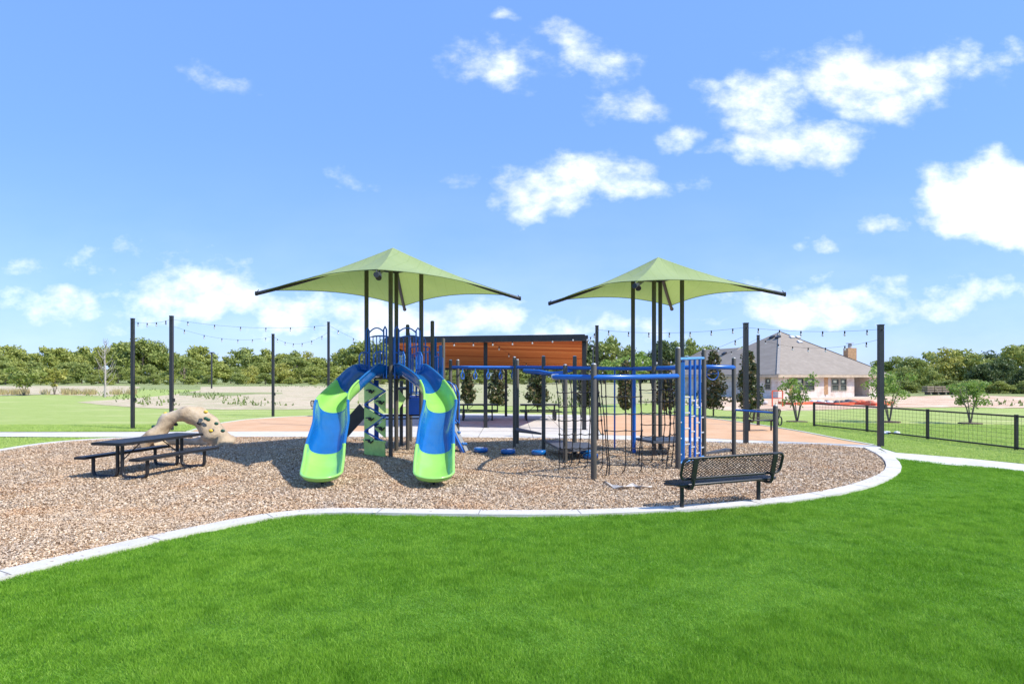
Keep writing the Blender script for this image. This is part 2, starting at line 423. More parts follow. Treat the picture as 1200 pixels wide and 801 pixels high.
joints(outer, .30, 1.55, .0465)
left_k = smooth_line([Vector((p.x, p.y, 0)) for p in gp([(230, 512.3), (150, 513), (105, 515), (50, 519.5), (0, 527), (-100, 547), (-260, 600)])], 2)
band('kerb', left_k, .26, -.06, .04, concm)
pth = gp([(-400, 506.2), (0, 506.2), (100, 506.2), (270, 505.6), (432, 505.2)]); pb = gp([(432, 511.8), (270, 511.8), (100, 512), (0, 511.4), (-400, 511.4)])
sheet('path', [(p.x, p.y) for p in pth + pb], .008, concm)
pr = gp([(704, 509.5), (800, 512.2), (870, 515.6), (940, 518.0), (1030, 522)]); pr2 = gp([(1034, 526), (960, 521.2), (870, 519.6), (780, 517), (700, 515)])
sheet('path', [(p.x, p.y) for p in pr + pr2], .008, concm)
pr = gp([(1030, 524.5), (1050, 530.5), (1130, 537), (1200, 544), (1500, 575)]); pr2 = gp([(1500, 592), (1200, 553.5), (1120, 545.5), (1052, 539)])
sheet('path', [(p.x, p.y) for p in pr + pr2], .012, concm)
pl = gp([(431, 485), (560, 484.5), (697, 486.5), (700, 500), (706, 515), (560, 512.9), (431, 512)])
sheet('plaza', [(p.x, p.y) for p in pl], .016, concm)
j = MB()
for px in (500, 560, 625, 668):
    a = G(px, 512.4, .018); bb = G(600 + (px - 600) * .62, 486.5, .018); j.bar(a, bb, .02, .003)
for py in (505, 498.5, 492):
    a = G(440, py, .018); bb = G(697, py, .018); j.bar(a, bb, .02, .003)
jo = j.build('plaza_joints', jm); tag(jo, kind='structure')
dl = gp([(225, 505.4), (240, 500), (262, 495.5), (290, 491.5), (340, 488), (430, 486.2), (430.5, 505.1)])
sheet('granite_path', [(p.x, p.y) for p in dl], .003, dg)
dr = gp([(699, 487), (760, 485.5), (800, 486.5), (850, 492.5), (900, 499.5), (940, 506), (985, 515), (1022, 521.4), (940, 517.6), (870, 515.2), (800, 511.9), (705.2, 509.3), (700.6, 500)])
sheet('granite_path', [(p.x, p.y) for p in dr], .003, dg)
rk = smooth_line(gp([(700, 486), (760, 485), (800, 486), (850, 492), (900, 499), (940, 505.5), (985, 514.5), (1022, 521)]), 2)
band('kerb', rk, .12, -.05, .012, concm)
rk = smooth_line(gp([(222, 505.2), (240, 499.5), (262, 495), (290, 491), (340, 487.5), (430, 485.7)]), 2)
band('kerb', rk, .12, -.05, .012, concm)
# fields beyond
random.seed(5)
def jag(l, a):
    out = []
    for i in range(len(l) - 1):
        x0, y0 = l[i]; x1, y1 = l[i + 1]; n = max(1, int(abs(x1 - x0) / 12))
        for k in range(n):
            t = k / n; out.append((x0 + (x1 - x0) * t, y0 + (y1 - y0) * t + random.uniform(-a, a)))
    return out + [l[-1]]
def field(px_far, px_near, z, mat, a=.35, name='field'):
    pts = gp(jag(px_near, a) + jag(px_far, a * .3), z); sheet(name, [(p.x, p.y) for p in pts], z, mat)
field([(2600, 443.6), (-1400, 443.6)], [(-1400, 456), (2600, 456)], -.012, grn_far, 0.2)
field([(150, 452), (-600, 452)], [(-600, 463), (0, 463), (60, 462), (130, 464), (150, 460), (165, 453)], -.006, tan_m)
field([(700, 452), (360, 452), (235, 453)], [(235, 457), (205, 462), (150, 467), (90, 471), (120, 474), (175, 478), (240, 479.5), (300, 479.5), (400, 479), (460, 478)], -.004, tan_m)
field([(900, 448.5), (420, 448.5)], [(420, 472), (560, 474), (640, 476), (760, 472), (900, 468)], -.002, dry_m, .5)
field([(1500, 459), (880, 459)], [(790, 472), (850, 480), (900, 481), (960, 480), (1040, 477.5), (1130, 477), (1200, 478), (1500, 478)], .0, red_m, .5)
field([(1500, 457.6), (880, 457.6)], [(1040, 464), (1120, 463), (1200, 464), (1500, 466)], .012, grn_far, .5)
field([(330, 460), (210, 459.6)], [(210, 463), (270, 464), (300, 461.5), (332, 461)], .002, grn_far, .4)

# hills: low distant rise
hb = MB(); N = 90
xs = [(-1700 + 3400 * i / N) for i in range(N + 1)]
random.seed(3)
for i in range(N + 1):
    pass
hv = []; 
for i, x in enumerate(xs):
    h = 4.2 + 2.0 * math.sin(i * .37) + 1.2 * math.sin(i * 1.13 + 1)
    hv += [(x, 620, -3), (x, 640, h * .75), (x, 700, h), (x, 900, h * .6)]
hf = []
for i in range(N):
    for k in range(3): hf.append((i * 4 + k, (i + 1) * 4 + k, (i + 1) * 4 + k + 1, i * 4 + k + 1))
hb.add(hv, hf, 0, True); tag(hb.build('hills', lawn_mat('wooded_ridge', [(.3, (.045, .07, .03)), (.7, (.08, .10, .045))], 1, (.1, .12, .06))), kind='structure')

# wood chips scattered as real pieces
rng = np.random.default_rng(4)
n = 700000
D = 8.2 + (22.5 - 8.2) * rng.random(n) ** 1.35; X = (rng.random(n) * 2 - 1) * D * .93
# a little more to the near left corner
n2 = 110000; D2 = 5.4 + 4 * rng.random(n2); X2 = -D2 * (.45 + .5 * rng.random(n2))
D = np.concatenate([D, D2]); X = np.concatenate([X, X2])
inner = [(p.x, p.y) for p in offset_line(outer, .33)] + [(p.x, p.y) for p in back]
k = inpoly(X, D, inner); X = X[k]; D = D[k]; n = len(X)
ang = rng.random(n) * 6.283; L = .007 + .015 * rng.random(n); W = L * (.3 + .35 * rng.random(n))
ca, sa = np.cos(ang), np.sin(ang); tz = rng.normal(size=n) * .006; tz2 = rng.normal(size=n) * .004; z0 = .012 + .02 * rng.random(n)
c = np.stack([X, D, z0], 1); a = np.stack([ca * L, sa * L, tz], 1); b = np.stack([-sa * W, ca * W, tz2], 1)
V = np.stack([c - a - b, c + a - b * .7, c + a + b, c - a + b * .8], 1).reshape(-1, 3)
# some kicked on to the kerb
m1 = 260; li = offset_line(outer, .15); seg = rng.integers(0, len(li) - 1, m1); tt = rng.random(m1)
A_ = np.array([tuple(p) for p in li]); c2 = A_[seg] + (A_[seg + 1] - A_[seg]) * tt[:, None]; dd_ = A_[seg + 1] - A_[seg]; dd_ /= np.linalg.norm(dd_, axis=1)[:, None]
off = .15 - .3 * (rng.random(m1) ** 3.2); c2 += np.stack([-dd_[:, 1], dd_[:, 0], 0 * dd_[:, 0]], 1) * off[:, None]; c2[:, 2] = .053
a2 = rng.random(m1) * 6.283; L2_ = .007 + .015 * rng.random(m1); a3 = np.stack([np.cos(a2) * L2_, np.sin(a2) * L2_, rng.normal(size=m1) * .002], 1); b3 = np.stack([-np.sin(a2) * L2_ * .5, np.cos(a2) * L2_ * .5, rng.normal(size=m1) * .002], 1)
V = np.concatenate([V, np.stack([c2 - a3 - b3, c2 + a3 - b3 * .7, c2 + a3 + b3, c2 - a3 + b3 * .8], 1).reshape(-1, 3)])
tag(np_mesh('wood_chips', V, 4, chipm()), 'tan and brown wood chips spread loose over the play area floor', 'wood chips', kind='stuff')

# grass blades
def blades(name, X, Y, hgt, wid, mat, label, zb=0.0, lean=.5, hump=0.0):
    n = len(X); a = rng.random(n) * 6.283; l = rng.random(n) * 6.283; H = hgt * (.55 + .75 * rng.random(n)); Wd = wid * (.7 + .6 * rng.random(n))
    if not isinstance(wid, float): pass
    dx, dy = np.cos(a) * Wd, np.sin(a) * Wd; lx, ly = np.cos(l) * H * lean * rng.random(n), np.sin(l) * H * lean * rng.random(n)
    z = np.full(n, zb)
    if hump:
        q = np.zeros(n); r2 = np.random.default_rng(77)
        for k_ in range(26):
            f_ = 1.2 * 1.13 ** k_ ; th = r2.random() * 6.283; q += np.sin((X * np.cos(th) + Y * np.sin(th)) * f_ + r2.random() * 6.283) / (1 + .06 * k_)
        q /= 3.0; H = H * (1 + .32 * np.clip(q, -1.1, 1.3)); z = z + hump * (np.clip(q, -1.1, 1.5) + 1.15) * .5
    p0 = np.stack([X - dx, Y - dy, z], 1); p1 = np.stack([X + dx, Y + dy, z], 1); p2 = np.stack([X + lx, Y + ly, z + H], 1)
    V = np.stack([p0, p1, p2], 1).reshape(-1, 3)
    return tag(np_mesh(name, V, 3, mat), label, 'grass', kind='stuff')
def grass_mat(name, stops, lo, hi):
    m = M_(name); co = m.coord(world=True)
    c = m.ramp(m.island(), stops); f = m.noise(.55, 5, .6, co)
    c = m.mix(m.ramp(f, [(.38, (0, 0, 0)), (.66, (.65, .65, .65))]), c, hi)
    g = m.noise(3.2, 5, .65, co); c = m.mix(m.ramp(g, [(.46, (0, 0, 0)), (.64, (.6, .6, .6))]), c, lo)
    d = m.noise(1.7, 5, .65, m.coord(world=True, scale=(1, 1.2, 1))); c = m.mix(m.ramp(d, [(.66, (0, 0, 0)), (.8, (.5, .5, .5))]), c, (.30, .33, .09))
    m.color(c); m.b.inputs['Roughness'].default_value = .55; m.b.inputs['Specular IOR Level'].default_value = .25
    tr = m.node('ShaderNodeBsdfTranslucent'); m.l.new(c, tr.inputs[0]); ms = m.node('ShaderNodeMixShader'); ms.inputs[0].default_value = .45
    m.l.new(m.b.outputs[0], ms.inputs[1]); m.l.new(tr.outputs[0], ms.inputs[2]); m.l.new(ms.outputs[0], m.n['Material Output'].inputs[0]); return m.m
gmat = grass_mat('green_grass_blades', [(0, (.14, .31, .012)), (.6, (.22, .45, .026)), (1, (.40, .62, .10))], (.11, .28, .012), (.34, .56, .06))
n = 1500000
t = rng.random(n); D = 3.4 + (15.5 - 3.4) * t ** 1.25; X = (rng.random(n) * 2 - 1) * (D * .93 + .4)
k = inpoly(X, D, lawn_near_poly); X, D = X[k], D[k]
blades('lawn_grass', X, D, .027 + .0 * D, .0013 + D * .00028, gmat, 'short dense green lawn in the foreground', zb=-.004, lean=1.1, hump=.014)
# lighter grass between play area and fence, and left beyond
gm2 = grass_mat('pale_green_grass_blades', [(0, (.38, .52, .10)), (1, (.60, .72, .22))], (.36, .50, .10), (.60, .70, .22))
rp = [(p.x, p.y) for p in gp([(1052, 530), (1130, 536.5), (1200, 543), (1330, 557), (1330, 500), (960, 495), (870, 494), (905, 499), (940, 504.5), (985, 513.5), (1022, 520), (1040, 526)])]
n = 260000; D = 12 + 17 * rng.random(n); X = D * (.38 + .6 * rng.random(n)); k = inpoly(X, D, rp)
sheet('lawn', rp, .0, far_lawn_m)
blades('lawn_grass', X[k], D[k], .04, .010, gm2, 'light green lawn between the play area and the wire fence', zb=-.004, lean=.9)
n = 200000; D = 12.5 + 14 * rng.random(n) ** 1.2; X = -D * (.4 + .55 * rng.random(n))
lp1 = [(p.x, p.y) for p in gp([(-400, 512), (60, 512.6), (150, 512.4), (105, 514.6), (50, 519), (0, 526.3), (-100, 546), (-260, 598), (-400, 598)])]
lp2 = [(p.x, p.y) for p in gp([(-400, 505.5), (0, 505.5), (222, 504.8), (240, 499), (262, 494.5), (300, 490), (300, 484), (-400, 484)])]
k = inpoly(X, D, lp1) | inpoly(X, D, lp2)
sheet('lawn', lp1, .0, far_lawn_m); sheet('lawn', lp2, .0, far_lawn_m)
blades('lawn_grass', X[k], D[k], .04, .011, gm2, 'light green lawn either side of the concrete path on the left', zb=-.004, lean=.9)
# straw coloured weeds at the far edge of the left lawn
sm = leafy('straw_coloured_weeds', [(0, (.35, .27, .12)), (.6, (.52, .42, .2)), (1, (.40, .40, .15))], .3)
n = 5000; px = rng.random(n) * 340 - 180; D = 72 + rng.random(n) * 9; cl = (np.sin(px * .09) + np.sin(px * .23 + 2) + rng.normal(size=n) * .5) > .1
blades('dry_weeds', ((px - 600) / 700 * D)[cl], D[cl], .65, .05, sm, 'straw coloured weeds along the far edge of the left lawn', lean=.5)
wm = leafy('green_field_weeds', [(0, (.12, .18, .04)), (1, (.26, .32, .1))], .3)
n = 14000; px = 60 + rng.random(n) * 1200; D = 44 + 190 * rng.random(n) ** 1.3
cl = (np.sin(px * .051 + D * .11) + np.sin(px * .013 + D * .05 + 2) + rng.normal(size=n) * .35) > .75
cl &= ~((px > 700) & (D > 55))
blades('field_weeds', ((px - 600) / 700 * D)[cl], D[cl], .26, .09, wm, 'scattered green weeds over the dry earth field', lean=.6)

# ------------------------------------------------------------ trees
bark = simple('grey_brown_bark', (.20, .16, .125), .9, .3, 8, bump=.4)
bark_d = simple('dark_bark', (.09, .07, .055), .9, .3, 8, bump=.4)
LM = {
 'olive': leafy('olive_leaves', [(0, (.21, .26, .045)), (.6, (.38, .43, .09)), (1, (.55, .56, .17))], .3, clump=.35),
 'green': leafy('mid_green_leaves', [(0, (.17, .23, .045)), (.6, (.30, .36, .08)), (1, (.42, .45, .14))], .3, clump=.35),
 'dark': leafy('dark_oak_leaves', [(0, (.06, .10, .03)), (.6, (.115, .165, .05)), (1, (.19, .23, .08))], .25, clump=.35),
 'gold': leafy('yellowing_leaves', [(0, (.28, .30, .055)), (.6, (.46, .47, .10)), (1, (.62, .59, .18))], .3, clump=.5),
 'bright': leafy('bright_green_leaves', [(0, (.16, .26, .05)), (.6, (.28, .39, .08)), (1, (.40, .49, .14))], .35),
 'magn': leafy('magnolia_leaves', [(0, (.05, .075, .025)), (.5, (.11, .135, .05)), (.75, (.19, .15, .075)), (1, (.30, .21, .11))], .12, .3),
}
def broad_tree(seed, h, w, lm, nclump, nleaf, lsize, trunk=.25, low=.12):
    """crown at unit coordinates, base at origin; returns data builder"""
    r = np.random.default_rng(seed); root = bpy.data.objects.new('tree', None); C.objects.link(root)
    cl = []
    for i in range(nclump):
        t = r.random() ** .8; zc = h * (low + (1 - low) * t) * .93
        prof = math.sin(math.pi * min(1, max(.12, (t * .78 + .2)))) ** .6
        a = r.random() * 6.283; rad = w * .5 * prof * math.sqrt(r.random()) * .85
        s = w * (.11 + .13 * r.random())
        cl.append((math.cos(a) * rad, math.sin(a) * rad, min(zc, h * .93), s, s, s * .62))
    cl = np.array(cl); idx = r.integers(0, nclump, nleaf)
    d = r.normal(size=(nleaf, 3)); d /= np.linalg.norm(d, axis=1)[:, None]; d *= (r.random(nleaf) ** .45)[:, None]
    pts = cl[idx, :3] + d * cl[idx, 3:]
    pts[:, 2] = np.maximum(pts[:, 2], .15)
    cr = np_mesh('crown', quads(r, pts, lsize), 4, LM[lm], root)
    b = MB(); tr = trunk
    b.tube([(0, 0, -.1), (.05, 0, h * .18), (.1 * r.normal(), .1 * r.normal(), h * .4), (.3 * r.normal(), .2, h * .7)], [tr, tr * .8, tr * .55, tr * .15], 8)
    for i in range(0, nclump, max(1, nclump // 9)):
        q = cl[i]; z0 = h * (.15 + .3 * r.random())
        b.tube([(0, 0, z0), (q[0] * .45, q[1] * .45, (z0 + q[2]) * .5), (q[0], q[1], q[2])], [tr * .4, tr * .25, tr * .08], 6)
    local_build(b, 'trunk', bark if lm != 'dark' else bark_d, root)
    return root
variants = {}
def get_variant(key, *a):
    if key not in variants: variants[key] = broad_tree(*a); variants[key]['_u'] = 0
    return variants[key]
def place_tree(src, x, y, s, rz, label, cat, group, name):
    if src.get('_u', 0) == 0: o = src
    else: o = copy_tree(src)
    src['_u'] = 1
    if '_u' in o and o is not src: del o['_u']
    o.name = name; o.location = (x, y, -.02); o.rotation_euler = (0, 0, rz); o.scale = (s[0], s[0], s[1])
    for kk in ('label', 'category', 'group'): 
        if kk in o: del o[kk]
    tag(o, label, cat, group); return o
V4 = {}
for i, (lm, nc) in enumerate([('olive', 26), ('green', 24), ('dark', 26), ('olive', 20), ('green', 28), ('gold', 22), ('dark', 22)]):
    V4[i] = broad_tree(20 + i, 10, 11, lm, nc, 3600, .34, .3, .08)
LK = {0: 'olive green broad tree', 1: 'mid green bushy tree', 2: 'dark green oak', 3: 'olive green loose tree', 4: 'mid green round tree', 5: 'yellowing broad tree', 6: 'dark green dense tree'}
prof = [(-60, 406), (20, 405), (60, 407), (100, 408), (130, 409), (145, 400), (165, 399), (185, 402), (200, 410), (215, 414), (230, 408), (250, 405), (270, 409), (290, 411), (310, 409), (330, 403), (350, 404), (370, 416), (395, 418), (415, 404),
        (440, 396), (460, 400), (480, 410), (500, 405), (520, 398), (545, 412), (600, 420), (660, 412), (690, 398), (710, 396), (730, 399), (745, 408), (765, 400), (785, 396), (800, 398), (820, 400), (845, 406), (870, 407), (900, 412), (940, 420)]
def topy(px):
    for (x0, y0), (x1, y1) in zip(prof[:-1], prof[1:]):
        if x0 <= px <= x1: return y0 + (y1 - y0) * (px - x0) / (x1 - x0)
    return 412
def region(px):
    if px < 110: return 'left of the bare slender tree'
    if px < 160: return 'behind the leftmost light pole'
    if px < 210: return 'just left of the second light pole'
    if px < 300: return 'between the second and third light poles'
    if px < 385: return 'between the third and fourth light poles'
    if px < 480: return 'behind the left slide tower'
    if px < 560: return 'behind the wood lined pavilion'
    if px < 700: return 'seen beneath and beside the pavilion roof'
    if px < 790: return 'behind the right shade canopy posts'
    return 'left of the house roof'
random.seed(11)
def belt(px, D, ty, kinds, wmul=1.0):
    k = random.choice(kinds); Hh = (HZ - ty) / FP * D + HC; Hh = max(3.0, Hh)
    x = (px - 600) / FP * D
    place_tree(V4[k], x, D, (Hh / 10 * random.uniform(.85, 1.15) * wmul, Hh / 10), random.uniform(0, 6.28), LK[k] + ' in the far treeline ' + region(px), 'tree', 'trees of the far treeline', 'tree')
px = -50
while px < 930:
    wood = [0, 1, 3, 4, 5, 0, 3] if px < 420 else [1, 2, 4, 6, 2]
    D = random.uniform(225, 262); belt(px, D, topy(px) + random.choice((random.uniform(-3, 3), random.uniform(2, 12))), wood, random.uniform(.65, 1.15))
    px += random.uniform(12, 21)
px = -60
while px < 930:   # lower front row
    wood = [0, 1, 3, 4, 5] if px < 420 else [1, 2, 4, 0]
    D = random.uniform(185, 215); belt(px, D, 421 + random.uniform(-3, 12) + (5 if px < 120 else 0), wood, 1.35)
    px += random.uniform(15, 23)
# bushes far back edge
px = -40
while px < 700:
    D = random.uniform(165, 180); k = random.choice([0, 1, 4, 3]); Hh = random.uniform(1.8, 3.4)
    place_tree(V4[k], (px - 600) / FP * D, D, (Hh / 10 * 1.7, Hh / 10), random.uniform(0, 6.28), 'low bush at the foot of the far treeline ' + region(px), 'bush', 'bushes below the far treeline', 'bush')
    px += random.uniform(16, 38)
# right-hand trees beyond the dirt bank
rt = [(1052, 96, 419, 1), (1070, 88, 418, 4), (1086, 100, 412, 0), (1108, 92, 407, 5), (1125, 98, 410, 3), (1142, 90, 414, 0), (1158, 104, 412, 2), (1170, 86, 420, 2), (1184, 92, 404, 0), (1203, 96, 406, 1), (1225, 90, 408, 4), (1040, 110, 425, 0),
      (1150, 80, 426, 6), (1172, 80, 424, 6), (1205, 80, 428, 2), (1062, 84, 430, 1), (1092, 82, 434, 0), (1030, 120, 423, 1), (1250, 95, 408, 0)]
RL = ['bright olive tree against the right end of the house roof', 'rounded mid green tree right of the tallest right light pole', 'olive tree standing left of the golden tree', 'tall golden topped tree with a forked trunk beyond the dirt bank', 'loose olive tree right of the golden topped tree', 'olive tree behind the small tree by the fence', 'dark tree rising behind the olive trees on the right', 'low dark oak beyond the dirt bank', 'tallest olive green tree near the right edge of the photo', 'mid green tree at the right edge beyond the dirt bank', 'rounded green tree just past the right edge', 'pale olive tree peeping over the house roof end',
      'squat dark tree left of the blue patch in the right woods', 'squat dark tree near the right edge woods', 'low dark shrubby tree at the foot of the right edge woods', 'low green tree beside the house end', 'low olive brush left of the timber pile', 'green tree top seen over the chimney side of the roof', 'olive tree outside the right edge']
for (px, D, ty, k), lb in zip(rt, RL):
    Hh = (HZ - ty) / FP * D + HC
    place_tree(V4[k], (px - 600) / FP * D, D, (Hh / 10 * 1.0, Hh / 10), random.uniform(0, 6.28), lb, 'tree', 'trees beyond the dirt bank', 'tree')
for i in range(16):
    px = 1030 + i * 14 + random.uniform(-4, 4); D = random.uniform(76, 80); k = random.choice([1, 4, 0]); Hh = random.uniform(1.0, 1.9)
    place_tree(V4[k], (px - 600) / FP * D, D, (Hh / 10 * 1.6, Hh / 10), random.uniform(0, 6.28), 'low scrub bush along the top of the dirt bank on the right', 'bush', 'bushes along the dirt bank', 'bush')
# pale tree behind right canopy, at mid distance
def small_tree(px, py, ty, wpx, lm, label, cat='tree', stems=5, nleaf=2200, ls=.062, sparse=.35, name='young_tree', low=.35):
    b = G(px, py); D = b.y; H = (py - ty) / FP * D; Wd = wpx / FP * D
    r = np.random.default_rng(int(px)); root = thing(name, (b.x, b.y, 0), label, cat)
    m = MB(); tips = []
    for s in range(stems):
        a = s * 2.4 + r.random(); sp = Wd * .5 * (.35 + .6 * r.random()); zt = H * (.75 + .22 * r.random())
        p = [(0.02 * math.cos(a), .02 * math.sin(a), 0), (math.cos(a) * sp * .3, math.sin(a) * sp * .3, zt * .4), (math.cos(a) * sp * .75, math.sin(a) * sp * .75, zt * .75), (math.cos(a) * sp, math.sin(a) * sp, zt)]
        m.tube(p, [.03, .024, .014, .005], 6); tips.append(p)
        for q in range(4):
            t = .45 + .5 * r.random(); i = 1 if t < .7 else 2; p0 = Vector(p[i]).lerp(Vector(p[i + 1]), r.random())
            a2 = r.random() * 6.28; e = p0 + Vector((math.cos(a2) * Wd * .25, math.sin(a2) * Wd * .25, H * .12)); m.tube([p0, e], [.01, .003], 5); tips.append([tuple(p0), tuple(e), tuple(e), tuple(e)])
    local_build(m, 'trunk', bark, root)
    cl = []
    for p in tips:
        for q in p[1:]:
            if q[2] > H * low: cl.append((*q, Wd * .13, Wd * .13, H * .075))
    for i in range(8):
        a = r.random() * 6.28; rr_ = Wd * .4 * r.random(); cl.append((math.cos(a) * rr_, math.sin(a) * rr_, H * (low + .1 + (.88 - low) * r.random()), Wd * .14, Wd * .14, H * .07))
    cl = np.array(cl); idx = r.integers(0, len(cl), nleaf); d = r.normal(size=(nleaf, 3)); d /= np.linalg.norm(d, axis=1)[:, None]; d *= (r.random(nleaf) ** .5)[:, None]
    pts = cl[idx, :3] + d * cl[idx, 3:] * 1.1
    np_mesh('crown', quads(r, pts, ls, aspect=1), 4, LM[lm], root)
    ring = MB(); rpoly = [(math.cos(i * .3927) * .45 * (1 + .1 * math.sin(i * 3)), math.sin(i * .3927) * .45) for i in range(16)]
    ring.prism(rpoly, -.01, .03); local_build(ring, 'mulch_ring', simple('mulch_ring_brown', (.12, .08, .055), .95, .3, 20), root)
    return root
small_tree(934, 494, 441, 34, 'bright', 'young multi stemmed green tree in front of the house windows', nleaf=1000)
small_tree(1042, 494, 434, 46, 'bright', 'young bright green tree just behind the rightmost light pole', nleaf=1500)
small_tree(1137, 496, 442, 40, 'bright', 'young green tree behind the wire fence on the right', nleaf=1300)
small_tree(28, 463, 432, 34, 'green', 'small loose green tree at the far left edge of the lawn', nleaf=1600, ls=.16)
small_tree(64, 462, 432, 18, 'gold', 'small yellow leaved tree on the far left lawn edge', nleaf=1200, ls=.14)
small_tree(736, 476, 415, 52, 'bright', 'pale green feathery tree behind the right canopy posts', nleaf=3200, ls=.1, low=.2)
# bare slender tree
b = G(123, 465); root = thing('bare_tree', b, 'slender leafless pale tree left of the leftmost light pole', 'tree')
m = MB(); r = np.random.default_rng(9); Hh = (465 - 396) / FP * b.y
m.tube([(0, 0, 0), (.05, 0, Hh * .4), (-.05, 0, Hh * .7), (.05, 0, Hh)], [.11, .08, .05, .012], 6); local_build(m, 'trunk', simple('pale_dead_bark', (.42, .37, .33), .9), root)
m = MB()
for i in range(34):
    z = Hh * (.18 + .75 * r.random()); a = r.random() * 6.28; l = (1.0 - z / Hh) * 1.6 + .3
    m.tube([(0, 0, z), (math.cos(a) * l * .5, math.sin(a) * l * .5, z + l * .5), (math.cos(a) * l * .75, math.sin(a) * l * .75, z + l * 1.2)], [.03, .02, .008], 5)
local_build(m, 'crown', simple('dead_twigs', (.33, .29, .26), .9), root)
# magnolias
def magnolia(px, py, ty, wpx, label):
    b = G(px, py); D = b.y; H = (py - ty) / FP * D; Wd = wpx / FP * D; r = np.random.default_rng(int(px) + 7)
    root = thing('magnolia_tree', (b.x, b.y, 0), label, 'tree', 'magnolias in a row')
    m = MB(); m.tube([(0, 0, 0), (0, 0, H * .5), (.03, 0, H * .96)], [.045, .03, .008], 7)
    for i in range(26):
        z = H * (.16 + .7 * r.random()); a = r.random() * 6.28; l = Wd * .45 * (1 - z / H * .85); m.tube([(0, 0, z), (math.cos(a) * l, math.sin(a) * l, z + l * .35)], [.013, .004], 5)
    local_build(m, 'trunk', bark_d, root)
    nl = 3800; cz = []; 
    for i in range(100):
        t = ((i + r.random()) / 100) ** 1.1; z = H * (.15 + .83 * t); rad = Wd * .5 * (min(1, (t + .12) / .28) if t < .16 else (1 - (t - .16) / .9) ** .75) ; a = r.random() * 6.28; q = rad * math.sqrt(r.random()) * .9
        cz.append((math.cos(a) * q, math.sin(a) * q, z, Wd * .13, Wd * .13, H * .06))
    cz = np.array(cz); idx = r.integers(0, 100, nl); d = r.normal(size=(nl, 3)); d /= np.linalg.norm(d, axis=1)[:, None]; d *= (r.random(nl) ** .6)[:, None]
    np_mesh('crown', quads(r, cz[idx, :3] + d * cz[idx, 3:] * 1.15, .085), 4, LM['magn'], root)
for i, (px, py, ty, w, lb) in enumerate([(548, 479, 428, 20, 'dark magnolia behind the overhead ladder, leftmost of its row'), (583, 481, 424, 30, 'dark magnolia between the pavilion left and rear posts'), (630, 482, 426, 30, 'dark magnolia above the right pavilion picnic table'),
        (686, 483, 426, 26, 'dark magnolia behind the right front pavilion post'), (733, 485, 424, 25, 'slim dark magnolia behind the climbing net'), (781, 486, 424, 28, 'dark magnolia behind the right canopy posts'),
        (836, 487, 412, 38, 'bushy magnolia between the blue ladder and the end post of the climber'), (877, 489, 412, 38, 'tall magnolia behind the thick light pole by the house')]):
    magnolia(px, py, ty, w, lb)

